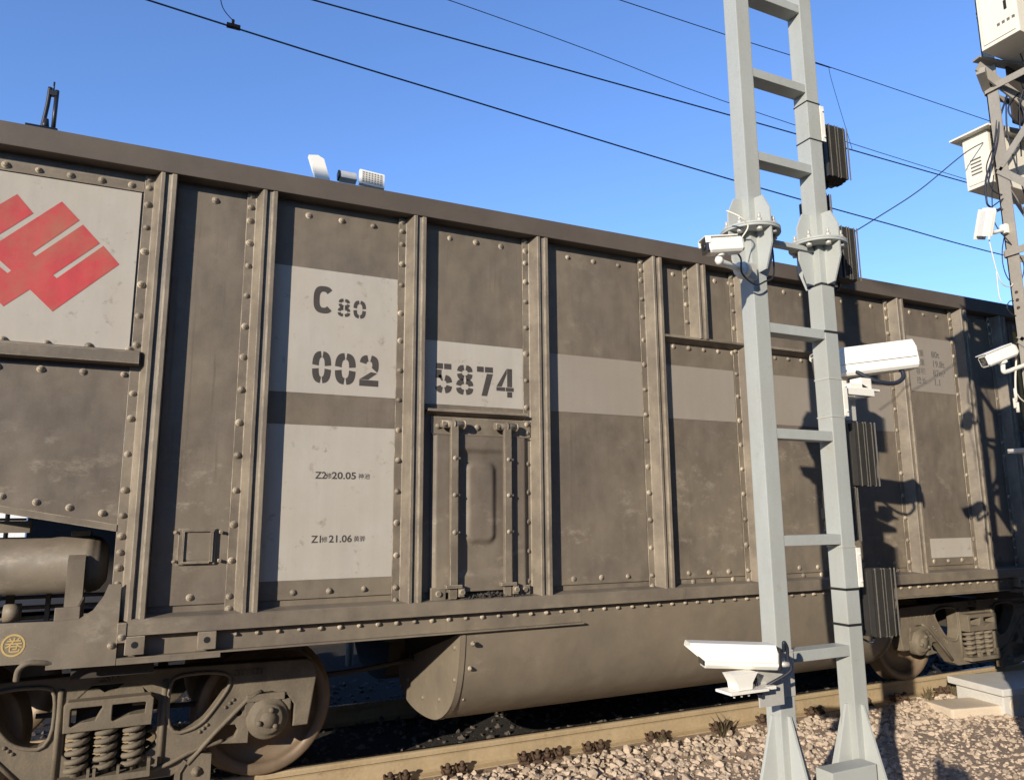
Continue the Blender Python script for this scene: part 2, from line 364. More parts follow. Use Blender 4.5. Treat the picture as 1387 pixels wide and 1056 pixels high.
# stones
def stone_variants(n=14):
    out = []
    for k in range(n):
        bm = bmesh.new(); rnd = random.Random(k)
        for _ in range(13):
            v = Vector((rnd.gauss(0,1), rnd.gauss(0,1), rnd.gauss(0,1))).normalized()
            bm.verts.new((v.x*rnd.uniform(.8, 1.2), v.y*rnd.uniform(.6, .95), v.z*rnd.uniform(.45, .8)))
        r = bmesh.ops.convex_hull(bm, input=bm.verts[:])
        bmesh.ops.delete(bm, geom=[e for e in r['geom_interior'] if isinstance(e, bmesh.types.BMVert)], context='VERTS')
        bm.verts.index_update()
        out.append(([v.co.copy() for v in bm.verts], [tuple(v.index for v in f.verts) for f in bm.faces])); bm.free()
    return out
SV = stone_variants()
def scatter(name, n, fx, size, material, label, cat):
    V = []; F = []; rnd = random.Random(11)
    for _ in range(n):
        x, y = fx(rnd)
        s_ = size(rnd, x, y); vs, fs = SV[rnd.randrange(len(SV))]
        E = Matrix.Rotation(rnd.uniform(0, 6.28), 3, 'Z') @ Matrix.Rotation(rnd.gauss(0, .5), 3, 'X')
        z = gz(x, y) + s_*rnd.uniform(-.25, .55); b = len(V)
        for v in vs: w = E @ v; V.append((x + w.x*s_, y + w.y*s_, z + w.z*s_))
        F += [tuple(i+b for i in f) for f in fs]
    me = bpy.data.meshes.new(name); me.from_pydata(V, [], F); me.materials.append(material); me.update()
    o = bpy.data.objects.new(name, me); COL.objects.link(o); return tag(o, label, cat, kind='stuff')
def f_near(r):
    while True:
        x = r.uniform(-.5, 11.5); y = r.uniform(3.0, 5.22)
        if r.random() < (1. if y > 3.5 else .7): return x, y
scatter('ballast', 16500, f_near, lambda r, x, y: min(r.lognormvariate(math.log(.020), .36), .042) * (1.15 if y > 4.5 else .75), M_stone,
        'pinkish tan crushed stones lying along the near side of the rail', 'ballast stones')
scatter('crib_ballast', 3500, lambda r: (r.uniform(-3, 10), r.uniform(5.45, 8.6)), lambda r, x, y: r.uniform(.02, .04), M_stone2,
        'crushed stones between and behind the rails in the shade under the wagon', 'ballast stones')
# heap of coarser stones seen in the gap of light below the tub
# weeds
def weed(x, y, h, label, n=16, seed=1):
    r = random.Random(seed); mb = MB(); z = gz(x, y)
    for _ in range(n):
        a = r.uniform(0, 6.28); l = h*r.uniform(.5, 1.1); o = l*r.uniform(.2, .8); bx, by = x + r.gauss(0, .02), y + r.gauss(0, .02)
        p = Vector((bx, by, z)); q = p + Vector((math.cos(a)*o*.4, math.sin(a)*o*.4, l*.6)); t = p + Vector((math.cos(a)*o, math.sin(a)*o, l))
        w = Vector((-math.sin(a), math.cos(a), 0))*.011
        mb.add([p-w, p+w, q+w*.8, q-w*.8, t], [(0,1,2,3), (3,2,4)])
    o = mb.build('weed', M_weed, fix=False); tag(o, label, 'weed', 'dry weeds along the near rail'); return o
for i, (x, y, h, lb) in enumerate([(4.33, 5.16, .17, 'dark spiky dry weed at the rail foot left of the nearer mast post'), (4.95, 5.16, .17, 'dry weed at the rail foot between the two mast posts'),
                         (6.9, 5.15, .13, 'dry weed by the rail in front of the far bogie'), (7.35, 5.2, .12, 'dry weed by the rail next to the concrete slab'), (3.75, 5.2, .07, 'small dark tuft at the rail foot left of the spiky weed')]):
    weed(x, y, h, lb, 14 + i*3, i)

# concrete blocks by the track
b = MB().box((-.33, -.17, -.03), (.33, .17, .06), .02).xf(Matrix.Translation((6.95, 4.80, -.17)) @ Matrix.Rotation(R(-12), 4, 'Z')).build('concrete_slab', M_conc2)
tag(b, 'flat sandy concrete slab lying on the stones in front of the far bogie', 'concrete slab')
t = thing('concrete_block', 'white concrete block with a raised lid half in the tower shadow', 'concrete block', (7.75, 4.75, -.2))
Mx = Matrix.Translation((7.70, 4.72, -.22)) @ Matrix.Rotation(R(-10), 4, 'Z')
MB().box((-.55, -.26, 0), (.8, .26, .20), .012).xf(Mx).build('block_body', M_conc, t)
MB().box((-.60, -.31, .205), (.85, .31, .27), .012).xf(Mx).build('block_lid', M_conc, t)
for q in (-.42, -.22, 0): MB().cyl((q, -.268, .11), (q, -.25, .11), .06, n=20).xf(Mx).build('lifting_recess', M_conc2, t)

# ------------------------------------------------------------------ the wagon
WX = 3.91
wagon = thing('gondola_wagon', 'long brown-grey riveted coal gondola wagon with white lettering patches standing on the track', 'railway wagon', (WX, YC, 0))
def mirx(x): return 2*WX - x
XL, XR = -1.62, mirx(-1.62)
ZT, ZB, ZS = 3.655, 1.11, 1.03
POSTS = [-.05, .525, 1.50, 2.43, 3.45, 4.37, 5.33, 6.25, 7.18, 7.80, XR-.02]
BZ = [3.628, 3.554, 3.465, 3.319, 3.175, 2.981, 2.789, 2.595, 2.398, 2.199, 2.003, 1.804, 1.604, 1.402, 1.206, 1.130]
BZ1 = [3.628, 3.57, 3.47, 3.33, 3.18, 2.98, 2.79, 2.62, 2.34, 2.2, 2.0, 1.8, 1.66, 1.55, 1.46, 1.38, 1.29, 1.2, 1.13]
# backing sheet (inner wall) and the panels riveted on it
MB().box((-.17, P1+.0135, 1.0), (mirx(-.17), P1+.03, 3.70)).build('side_backing', M_body, wagon)
seams = [-.17] + [r - .13 for r in POSTS[1:-1]] 
for i in range(len(POSTS)-2):
    xa, xb = POSTS[i] + .006, POSTS[i+1] - .172
    MB().box((xa, P1, 1.165), (xb, P1+.014, 3.605), .0025).build('side_panel', M_body, wagon)
RIV = []
def rivet(mb, x, y, z, r=.0165, h=.017): RIV.append((x, y, z, r, h))
def rivet_mesh(mb, x, y, z, r, h):
    mb.lathe((x, y, z), (0,-1,0), [(0, r*1.25), (.003, r*1.22), (.004, r), (h*.6, r*.88), (h*.9, r*.55), (h, r*.1)], 10)
def post_profile(r, w=.085):
    a = r - w
    return [(a-.088, P1-.002), (a-.088, P1-.009), (a-.038, P1-.009), (a-.034, P1-.012), (a-.004, P0+.006), (a, P0), (a+.020, P0), (a+.022, P0+.020), (a+w-.030, P0+.011), (a+w-.027, P0+.001),
            (a+w-.003, P0), (r, P0+.004), (r+.003, P1-.002)]
def make_post(r, z0=1.105, z1=3.653, bz=BZ):
    o = MB().prism(post_profile(r), 'z', z0, z1).build('side_post', M_post, wagon, bevel=.0022)
    rv = MB()
    for z in bz:
        if z0 < z < z1: rivet(rv, r-.148 + random.uniform(-.002,.002), P1-.009, z + random.uniform(-.004,.004))
    pass
    return o
for i, r in enumerate(POSTS[:-1]):
    make_post(r, bz=BZ1 if i in (0, 9) else BZ)
make_post(3.885, z0=3.03, bz=BZ)
# ledges over the middle bays
for xa, xb in ((3.455, 4.28), (4.375, 5.24)):
    MB().prism([(P1, 3.035), (P0+.012, 3.035), (P0+.010, 3.018), (P1-.003, 2.99), (P1, 2.99)][::-1], 'x', xa, xb).build('side_ledge', M_post, wagon)
    rv = MB()
    for k in range(5): rivet(rv, xa + .14 + k*.15, P1-.001, 2.962)
    pass
# rows of rivets at the head and foot of each bay
rv = MB(); rvb = MB()
for i in range(len(POSTS)-2):
    xa, xb = POSTS[i] + .10, POSTS[i+1] - .24
    n = max(1, round((xb - xa)/.2))
    if i < 1: n = 1
    for k in range(n):
        x = xa + (k + .5)*(xb-xa)/n
        if i == 4 or i == 5: continue
        rivet(rv, x, P1, 3.565)
    for k in range(n):
        x = xa + (k + .5)*(xb-xa)/n
        if i != 2: rivet(rvb, x, P1, 1.205)
        if i in (4, 5, 6): rivet(rvb, x+.05, P1+.013, 1.142)
for x in (3.62, 3.78, 4.05, 4.2, 4.6, 4.82, 5.02): rivet(rv, x, P1, 3.565)
pass; pass
# top chord, both sides and ends
tc = MB().box((XL, P0-.004, 3.655), (XR, P0+.13, 3.79), .006)
tc.build('top_chord', M_chord, wagon)
YF = 2*YC - P0
MB().box((XL, YF-.13, 3.655), (XR, YF+.004, 3.79), .006).box((XL, P0+.13, 3.66), (XL+.12, YF-.13, 3.788)).box((XR-.12, P0+.13, 3.66), (XR, YF-.13, 3.788)).build('top_chord', M_chord, wagon)
# far wall, end walls, sloping end floors, floor
MB().box((-.17, 2*YC-P1-.03, 1.0), (mirx(-.17), 2*YC-P1, 3.655)).box((XL, 2*YC-P1-.03, 2.5), (-.171, 2*YC-P1, 3.655)).build('far_side', M_body, wagon)
fl = MB().box((-.16, P1+.03, 1.0), (mirx(-.16), 2*YC-P1-.03, 1.05))
fl.build('floor', M_under, wagon)
for sgn in (0, 1):
    f = (lambda x: mirx(x)) if sgn else (lambda x: x)
    e = MB()
    e.prism([(f(XL), 1.88), (f(-.14), 1.585), (f(-.14), 1.56), (f(XL), 1.85)], 'y', P1+.002, 2*YC-P1-.002)   # end slope sheet
    e.box((f(-.16), P1+.03, 1.05), (f(-.13), 2*YC-P1-.03, 1.60))
    e.box((f(XL), P1+.03, 1.86), (f(XL+.03), 2*YC-P1-.03, 3.66))
    e.build('end_wall', M_under, wagon)
    # platform plate, end beam
    e = MB().box((f(XL), P0+.045, .985), (f(-.17), 2*YC-P0-.045, 1.0)).box((f(XL-.02), P0+.01, .88), (f(XL+.1), 2*YC-P0-.01, 1.14))
    e.build('end_platform', M_under, wagon)
    # upper end panel with the emblem plate, ledge, lower panel above the slope
    MB().box((f(XL), P1+.004, 2.47), (f(-.17), P1+.03, 3.70)).build('end_side_backing', M_body, wagon)
    MB().box((f(XL+.05), P1-.006, 2.585), (f(-.235), P1+.002, 3.535)).build('emblem_plate', M_white if not sgn else M_ochre, wagon)
    MB().box((f(XL+.02), P1-.010, 3.541), (f(-.226), P1, 3.60), .002).build('edge_strip', M_post, wagon)
    rv = MB()
    for kx in range(8): rivet(rv, f(-.29 - kx*.155), P1-.010, 3.572)
    for kx in range(6): rivet(rv, f(-.235 - kx*.20), P1-.009, 2.595 - .005); rivet(rv, f(-.25 - kx*.2), P1-.002, 2.445)
    for kx in range(9):
        x = -.30 - kx*.155; rivet(rv, f(x), P1-.002, 1.655 + (-.2 - x)*.19)
    pass
    MB().prism([(P1+.002, 2.585), (P0+.035, 2.578), (P0+.01, 2.565), (P0+.01, 2.50), (P1+.002, 2.496)], 'x', f(XL), f(-.178)).build('side_ledge', M_post, wagon)
    MB().prism([(f(XL), 2.475), (f(-.224), 2.475), (f(-.224), 1.60), (f(XL), 1.868)], 'y', P1-.002, P1+.012).build('side_panel', M_body, wagon)
    MB().prism([(f(XL), 1.878), (f(-.224), 1.612), (f(-.224), 1.575), (f(XL), 1.84)], 'y', P1-.014, P1-.004).build('edge_strip', M_post, wagon)
    # side sill of the platform
    cg = [(f(XL), 1.145), (f(-.46), 1.125), (f(-.36), 1.13), (f(-.30), 1.17), (f(-.255), 1.24), (f(-.235), 1.30), (f(-.175), 1.30), (f(-.175), .885), (f(-.49), .888), (f(-.49), .925), (f(XL), .935)]
    MB().prism(cg, 'y', P0+.02, P0+.035).build('platform_sill', M_body, wagon)
    MB().box((f(-.178), P0-.012, 1.00), (f(-.135), P0+.03, 1.10), .004).build('sill_cap', M_post, wagon)
    rv = MB(); rivet(rv, f(-.155), P0-.012, 1.028, .015); rivet(rv, f(-.20), P0+.02, .985, .017); pass
# side sill: upper lip, recessed flange with bolts
MB().prism([(P1+.01, 1.128), (P0+.004, 1.115), (P0-.006, 1.108), (P0-.006, 1.032), (P1, 1.032)], 'x', -.135, mirx(-.135)).build('side_sill', M_body, wagon)
for xa, xb in ((-.172, 2.68), (mirx(2.68), mirx(-.172))):
    xs_, xe_ = (xa, .34) if xa < 0 else (mirx(.34), xb)
    MB().box((xs_, P0+.020, .884), (xe_, P0+.075, .9075)).build('flange_lip', M_body, wagon)
    MB().prism([(P0+.062, .918), (P0+.078, .918), (P0+.078, 1.031), (P0+.062, 1.031)], 'x', xa, xb).box((xa, P0+.02, .908), (xb, P0+.078, .918)).build('lower_flange', M_body, wagon)
rv = MB(); x = .42
while x < 7.6:
    rivet(rv, x, P0+.062, .996, .013, .024); x += .118 + random.uniform(-.004, .004)
pass
for x in (-.09, .265, 7.55, 7.91):
    o = MB().box((x-.047, P0-.012, .935), (x+.047, P0+.062, 1.029), .004).build('lug', M_post, wagon)
    MB().cyl((x, P0-.0135, .985), (x, P0-.010, .985), .017, n=18).build('pin_hole', M_black, o)
# painted patches (thin sheets of paint)
def patch(xa, xb, za, zb, m_, dz=0.):
    MB().box((xa, P1-.0024, za), (xb, P1-.0005, zb)).build('painted_patch', m_, wagon)
patch(.532, 1.327, 2.405, 3.212, M_white); patch(.532, 1.327, 1.275, 2.205, M_white)
patch(1.507, 2.257, 2.385, 2.82, M_white)
patch(2.437, 3.277, 2.385, 2.81, M_grime); patch(3.457, 4.195, 2.385, 2.81, M_grime); patch(4.377, 5.155, 2.385, 2.81, M_grime); patch(5.337, 6.075, 2.385, 2.81, M_grime)
patch(6.26, 7.005, 2.79, 3.33, M_grime); patch(6.42, 7.005, 1.235, 1.41, M_white)
# stencil lettering
def ring(cx, cy, a, b, t, a0, a1, n=10, e=.72):
    pts = []
    for rad in (1, 0):
        for k in range(n+1):
            an = R(a0 + (a1-a0)*k/n) if rad else R(a1 + (a0-a1)*k/n)
            c, s_ = math.cos(an), math.sin(an); A, B = (a, b) if rad else (a-t, b-t)
            pts.append((cx + math.copysign(abs(c)**e, c)*A, cy + math.copysign(abs(s_)**e, s_)*B))
    return pts
def quads(cx, cy, a, b, t, gap=9, segs=((0,90),(90,180),(180,270),(270,360))):
    return [ring(cx, cy, a, b, t, s0+gap, s1-gap) for s0, s1 in segs]
def glyph(ch, w, h, t):
    a = w/2; g_ = .045*h
    if ch == 'C': return [ring(a, h/2, a, h/2, t, 42, 318, 24)]
    if ch == '0': return quads(a, h/2, a, h/2, t, 3.6)
    if ch == '8': return quads(a, h*.74, a*.90, h*.265, t*.85, 6) + quads(a, h*.26, a, h*.27, t*.85, 6)
    if ch == '2':
        return [ring(a, h*.68, a, h*.32, t, 98, 172, 8), ring(a, h*.68, a, h*.32, t, -38, 82, 12), [(0, 0), (w, 0), (w, t*.95), (0, t*.95)],
                [(0, t*.95+g_*.3), (t*1.35, t*.95+g_*.3), (w*.93, h*.43), (w*.60, h*.46)]]
    if ch == '5':
        return [[(w*.05, h-t*.95), (w*.45, h-t*.95), (w*.45, h), (w*.05, h)], [(w*.45+g_, h-t*.95), (w*.95, h-t*.95), (w*.95, h), (w*.45+g_, h)], [(w*.03, h*.5), (w*.03+t, h*.5), (w*.05+t, h-t-g_*.5), (w*.05, h-t-g_*.5)],
                ring(a, h*.31, a, h*.31, t, 8, 82, 8), ring(a, h*.31, a, h*.31, t, 98, 125, 4), ring(a, h*.31, a, h*.31, t, -82, -8, 8), ring(a, h*.31, a, h*.31, t, 195, 262, 8)]
    if ch == '7':
        return [[(0, h-t), (w*.42, h-t), (w*.42, h), (0, h)], [(w*.42+g_, h-t), (w, h-t), (w, h), (w*.42+g_, h)], [(w*.28, 0), (w*.28+t*1.1, 0), (w, h-t-g_), (w-t*1.2, h-t-g_)]]
    if ch == '4':
        x1 = w*.62
        return [[(x1, 0), (x1+t, 0), (x1+t, h*.19), (x1, h*.19)], [(x1, h*.36), (x1+t, h*.36), (x1+t, h), (x1, h)], [(0, h*.21), (w*.5, h*.21), (w*.5, h*.34), (0, h*.34)],
                [(w*.54, h*.21), (w, h*.21), (w, h*.34), (w*.54, h*.34)], [(0, h*.36), (t*1.05, h*.36), (x1-g_*.4, h*.82), (x1-g_*.4, h)]]
def letter(ch, x0, x1, z0, z1, t):
    mb = MB().stroke(glyph(ch, x1-x0, z1-z0, t), (x0, P1-.0026, z0), (1,0,0), (0,0,1), (0,-1,0), .0012)
    o = mb.build('stencil_character', M_ink, wagon); return o
letter('C', .780, .908, 2.925, 3.105, .037)
letter('8', .935, 1.016, 2.918, 3.036, .023); letter('0', 1.036, 1.118, 2.916, 3.036, .023)
letter('0', .788, .905, 2.474, 2.678, .040); letter('0', .930, 1.062, 2.474, 2.678, .042); letter('2', 1.088, 1.212, 2.474, 2.678, .042)
letter('5', 1.600, 1.722, 2.462, 2.666, .040); letter('8', 1.752, 1.878, 2.462, 2.666, .042); letter('7', 1.905, 2.025, 2.462, 2.666, .038); letter('4', 2.052, 2.185, 2.462, 2.666, .038)
def wtext(s_, x, z, size, m_=M_ink, y=P1-.0026, wx=1., name='lettering', parent=None):
    return text_mb(s_, size, WALL_TXT(x, y, z), .0006, 1., wx).build(name, m_, parent or wagon, fix=False)
wtext('Z2', .833, 1.878, .060); wtext('修', .896, 1.882, .038); wtext('20.05', .933, 1.878, .060, wx=1.16); wtext('神池', 1.098, 1.882, .038)
wtext('Z1', .824, 1.492, .060); wtext('修', .884, 1.496, .038); wtext('21.06', .928, 1.492, .060, wx=1.08); wtext('黄骅', 1.080, 1.496, .038)
for q, (a_, b_) in enumerate((('载重', '80t'), ('自重', '19.8t'), ('容积', '87m³'), ('换长', '1.1'))):
    wtext(a_, 6.455, 3.145 - q*.09, .07, M_ink2); wtext(b_, 6.70, 3.14 - q*.092, .088, M_ink2)
# red emblem on the end plate
lg = [(-.899,3.132),(-.631,3.41),(-.537,3.314),(-.746,3.088),(-.729,3.071),(-.518,3.291),(-.427,3.194),(-.638,2.977),(-.619,2.96),(-.408,3.182),(-.32,3.084),(-.623,2.77),(-.739,2.881),(-.85,2.773),(-.893,2.815),(-1.16,3.09),(-1.07,3.18),(-.885,2.988),(-.847,2.958),(-.833,2.975),(-.889,3.025),(-.95,3.085)]
lg2 = [(-.98,3.28),(-.844,3.414),(-.76,3.317),(-.902,3.172),(-.94,3.21)]
lg3 = [(-1.04,3.24),(-.96,3.16),(-1.01,3.11),(-1.18,3.12),(-1.22,3.2)]
e = MB()
for poly in (lg, lg2, lg3):
    q = plate2d([(x, z) for x, z in poly], [], .0014); q.xf(Matrix.Translation((0, P1-.0076, 0))); e.merge(q)
e.build('emblem', M_red, wagon, fix=False)
# yellow round emblem on the sill
e = MB(); cx, cz = -.638, 1.020
pts = [(math.cos(2*math.pi*k/28), math.sin(2*math.pi*k/28)) for k in range(28)]
e = MB().strip([(cx+.052*a, cz+.055*b_) for a, b_ in pts+pts[:1]], 'y', P0+.0184, P0+.0198)
n = len(pts); ro = [(cx+.052*a, P0+.0184, cz+.055*b_) for a, b_ in pts]; ri = [(cx+.043*a, P0+.0184, cz+.046*b_) for a, b_ in pts]
e.add(ro+ri, [(i, (i+1) % n, (i+1) % n+n, i+n) for i in range(n)])
e.merge(text_mb('卷', .078, WALL_TXT(cx-.036, P0+.0185, cz-.028), .0004)); e.build('round_mark', M_yel, wagon, fix=False)
# small square hatch in the second bay
h = MB().box((.088, P1-.016, 1.385), (.285, P1, 1.585), .003).build('card_holder', M_post, wagon)
MB().box((.118, P1-.018, 1.412), (.262, P1-.010, 1.562)).build('holder_plate', M_body, h)
e = MB().box((.105, P1-.030, 1.568), (.275, P1-.014, 1.580)).box((.255, P1-.030, 1.40), (.27, P1-.014, 1.568)).box((.105, P1-.030, 1.392), (.255, P1-.014, 1.402)).box((.109, P1-.030, 1.402), (.119, P1-.014, 1.568))
for zz in (1.405, 1.565): e.cyl((.30, P1-.02, zz), (.315, P1-.02, zz), .009, n=8); e.cyl((.31, P1-.035, zz-.0), (.31, P1, zz), .009, n=8); e.cyl((.065, P1-.03, zz), (.088, P1-.012, zz), .008, n=8)
e.build('holder_frame', M_post, h)
# discharge door in the fourth bay
MB().prism([(P1+.001, 2.345), (P0+.028, 2.345), (P0+.026, 2.330), (P1+.001, 2.305)], 'x', 1.53, 2.262).build('door_lintel', M_post, wagon)
MB().box((1.57, P1-.022, 2.185), (2.30, P1-.001, 2.300), .004).build('door_header', M_post, wagon)
rv = MB(); rivet(rv, 1.62, P1-.022, 2.235, .016); rivet(rv, 1.90, P1-.022, 2.235, .018); rivet(rv, 2.275, P1-.022, 2.275, .014); rivet(rv, 2.275, P1-.022, 2.215, .014); pass
# pressed door leaf, heightfield
def smooth01(t): t = min(max(t, 0), 1); return t*t*(3-2*t)
def door_depth(u, v):
    def rr_(cx, cz, hx, hz, rad, soft):
        dx = abs(u-cx)-hx+rad; dz = abs(v-cz)-hz+rad
        d = math.hypot(max(dx, 0), max(dz, 0)) + min(max(dx, dz), 0) - rad
        return smooth01(.5 - d/soft)
    d = .026*(1 - rr_(.34, .50, .295, .435, .05, .03))*0
    d = .030*smooth01((min(u-.0, .70-u))/.03)
    d -= .020*rr_(.345, .50, .20, .40, .06, .045)
    d += .026*rr_(.345, .56, .10, .26, .05, .05)
    return d
DX0, DX1, DZ0, DZ1 = 1.575, 2.275, 1.175, 2.18
nu, nv = 70, 100; e = MB(); vs = []
for j in range(nv+1):
    for i in range(nu+1):
        u = i/nu*(DX1-DX0); v = j/nv*(DZ1-DZ0); vs.append((DX0+u, P1-.012-door_depth(u, v), DZ0+v))
e.add(vs, [(j*(nu+1)+i, j*(nu+1)+i+1, (j+1)*(nu+1)+i+1, (j+1)*(nu+1)+i) for j in range(nv) for i in range(nu)], True)
e.box((DX0, P1-.012, DZ0), (DX1, P1-.002, DZ1)); e.box((DX0+.005, P1-.045, DZ0-.012), (DX1-.005, P1-.002, DZ0+.003)); e.box((DX0+.005, P1-.045, DZ1-.003), (DX1-.005, P1-.002, DZ1+.004))
door = e.build('discharge_door', M_body, wagon, fix=False)
for bx in (1.712, 2.098):
    e = MB().box((bx-.026, P0-.004, 1.20), (bx+.026, P0+.03, 2.24), .006).box((bx-.024, P0+.012, 1.125), (bx+.024, P0+.034, 1.20))
    hb = e.build('hinge_bar', M_post, door)
    e = MB().cyl((bx-.09, P0+.018, 2.245), (bx+.075, P0+.018, 2.245), .024, n=16).cyl((bx-.005, P0+.018, 2.245), (bx+.006, P0+.018, 2.245), .031, n=16).cyl((bx+.068, P0+.018, 2.245), (bx+.082, P0+.018, 2.245), .029, n=16)
    e.cyl((bx-.075, P0-.012, 2.245), (bx-.075, P0+.02, 2.245), .016, n=8)
    e.build('hinge_barrel', M_post, hb)
    e = MB()
    for zz in (2.02, 1.78, 1.54): rivet(e, bx+.003, P0-.004, zz, .012, .014); e.cyl((bx+.02, P0+.012, zz), (bx+.045, P0+.012, zz), .009, n=8)
    e.build('bolt_row', M_post, hb)
    e = MB().box((bx-.055, P0-.012, 1.192), (bx+.055, P0+.03, 1.212), .003).box((bx+.035, P0-.0, 1.135), (bx+.075, P0+.05, 1.19), .006).cyl((bx+.055, P0-.02, 1.165), (bx+.055, P0+.01, 1.165), .016, n=10)
    e.build('latch', M_post, hb)
MB().box((1.572, P1-.05, 1.115), (1.672, P1-.004, 1.195), .005).cyl((1.62, P1-.066, 1.158), (1.62, P1-.045, 1.158), .016, n=10).build('corner_bracket', M_post, door)
MB().box((2.20, P1-.05, 1.115), (2.275, P1-.004, 1.185), .005).cyl((2.235, P1-.066, 1.158), (2.235, P1-.045, 1.158), .016, n=10).build('corner_bracket', M_post, door)
r_ = random.Random(5); e = MB()
for _ in range(260):
    x = r_.gauss(1.98, .14); s_ = r_.uniform(.004, .013); vs, fs = SV[r_.randrange(len(SV))]
    if not 1.70 < x < 2.27: continue
    y = r_.uniform(P0+.012, P1-.02); z = 1.118 + s_*.3 + max(0, .030*math.exp(-((x-2.0)/.16)**2)*r_.random())
    e.add([(x+v.x*s_, y+v.y*s_, z+v.z*s_) for v in vs], fs)
tag(e.build('coal_crumbs', M_coal, fix=False), 'dark coal crumbs heaped on the sill ledge under the door', 'coal crumbs', kind='stuff')

# tub (belly) between the bogies
TP = [(P0+.064, 1.030), (P0+.064, .93), (P0+.070, .84), (P0+.092, .70), (P0+.132, .57), (P0+.20, .455), (P0+.30, .37), (P0+.42, .305), (P0+.56, .262), (5.30, .238), (5.55, .235), (5.76, .262), (5.90, .33), (5.975, .43), (5.98, .60), (5.98, 1.0)]
TX0, TX1 = 1.79, 5.86
def open_chaikin(p_, n_=2):
    for _ in range(n_):
        o_ = [p_[0]]
        for a_, b_ in zip(p_[:-1], p_[1:]): o_ += [(a_[0]*.75+b_[0]*.25, a_[1]*.75+b_[1]*.25), (a_[0]*.25+b_[0]*.75, a_[1]*.25+b_[1]*.75)]
        p_ = o_ + [p_[-1]]
    return p_
TP = [TP[0]] + open_chaikin(TP[1:-1]) + [TP[-1]]
e = MB().strip(TP, 'x', TX0, TX1); e.strip([(2*YC-y, z) for y, z in TP], 'x', TX0, TX1)
tub = e.build('bathtub_belly', M_tub, wagon, fix=False)
for k, xx in enumerate((TX0, TX1)):
    s_ = -1 if k == 0 else 1
    end = [(y, z) for y, z in TP[1:-1]]
    end = [(P0+.064, .90)] + [v_ for v_ in end if v_[1] < .895 and not (v_[0] > 5.9 and v_[1] > .50)] + [(5.98, .50), (5.98, .60)]
    end = end[:-1]
    MB().prism(end, 'x', xx + s_*.006, xx).build('belly_end_plate', M_tub, tub)
    # rolled edge flange
    MB().strip([(y-.006*(1 if z > .4 else .5), z-.004) for y, z in TP[1:-3]], 'x', xx - s_*0.0, xx - s_*.03).build('end_flange', M_tub, tub, fix=False)
    MB().prism([(P0+.08, .90), (5.96, .44), (5.97, .52), (5.97, 1.0), (P0+.08, 1.0)], 'x', xx - s_*.05, xx - s_*.055).build('end_sheet', M_under, tub)
    rv = MB()
    for y, z in [(P0+.16, .80), (P0+.16, .60), (P0+.45, .42), (P0+.8, .36), (P0+1.15, .42), (P0+1.1, .60)]:
        rv.lathe((xx + s_*.006, y, z), (s_,0,0), [(0, .018), (.012, .015), (.015, .002)], 8)
    for yy, zz in ((P0+.052, .84), (P0+.10, .68), (P0+.235, .47), (P0+.30, .425)):
        rivet(rv, xx - s_*.07, yy - .012, zz - .004, .014, .03)
    rv.build('plate_bolts', M_tub, tub)
# rivets: the hundred that show largest are parts, the rest one mesh
def rivet_px(t_):
    v = Vector(t_[:3]) - Vector((0, 0, CAMH)); z_ = v.dot(fw)
    if z_ < .1: return 0
    a_, b_ = v.dot(rr)/z_*996.1 + 693.5, 528 - v.dot(uu)/z_*996.1
    if not (4 < a_ < 1383 and 4 < b_ < 1052): return 0
    if 995 < a_ < 1070 or 1105 < a_ < 1180: return 0
    return t_[3]/z_
RIV.sort(key=rivet_px, reverse=True)
rivet_proto = None
for t_ in RIV[:100]:
    if rivet_proto is None:
        e = MB(); rivet_mesh(e, 0, 0, 0, .0165, .017); rivet_proto = e.build('rivet', M_post, None); o = rivet_proto
    else:
        o = rivet_proto.copy(); COL.objects.link(o)
    o.parent = wagon; o.location = Vector(t_[:3]) - Vector((WX, YC, 0)); k_ = t_[3]/.0165*random.uniform(.86, 1.12); o.scale = (k_*random.uniform(.95, 1.05), t_[4]/.017*random.uniform(.7, 1.15), k_)
e = MB()
for t_ in RIV[100:]: rivet_mesh(e, t_[0], t_[1], t_[2], t_[3]*random.uniform(.86, 1.12), t_[4]*random.uniform(.75, 1.1))
tag(e.build('rivets', M_post, wagon, fix=False), kind='stuff')
# centre sill, bolsters, cross members
e = MB().box((XL-.2, YC-.16, .70), (mirx(XL-.2), YC+.16, 1.0))
for x in (-.19, 7.70): e.box((x-.2, P0+.2, .80), (x+.2, 2*YC-P0-.2, 1.0))
for x in (.75, 1.35, 6.47, 7.07): e.box((x-.05, P0+.1, .88), (x+.05, 2*YC-P0-.1, 1.0))
e.build('centre_sill', M_under, wagon)
MB().tube([(.3, 5.5, .58), (1.2, 5.5, .55), (1.9, 5.6, .60)], .018).tube([(-.6, 5.35, .5), (.9, 5.4, .45)], .015).build('brake_rod', M_under, wagon)
# hook handle under the platform
MB().tube([(-.612, P0+.03, .845), (-.604, P0+.02, .90), (-.565, P0+.01, .93), (-.50, P0+.02, .925), (-.40, P0+.06, .905), (-.30, P0+.10, .905)], .014).build('coupler_lever', M_cast, wagon)
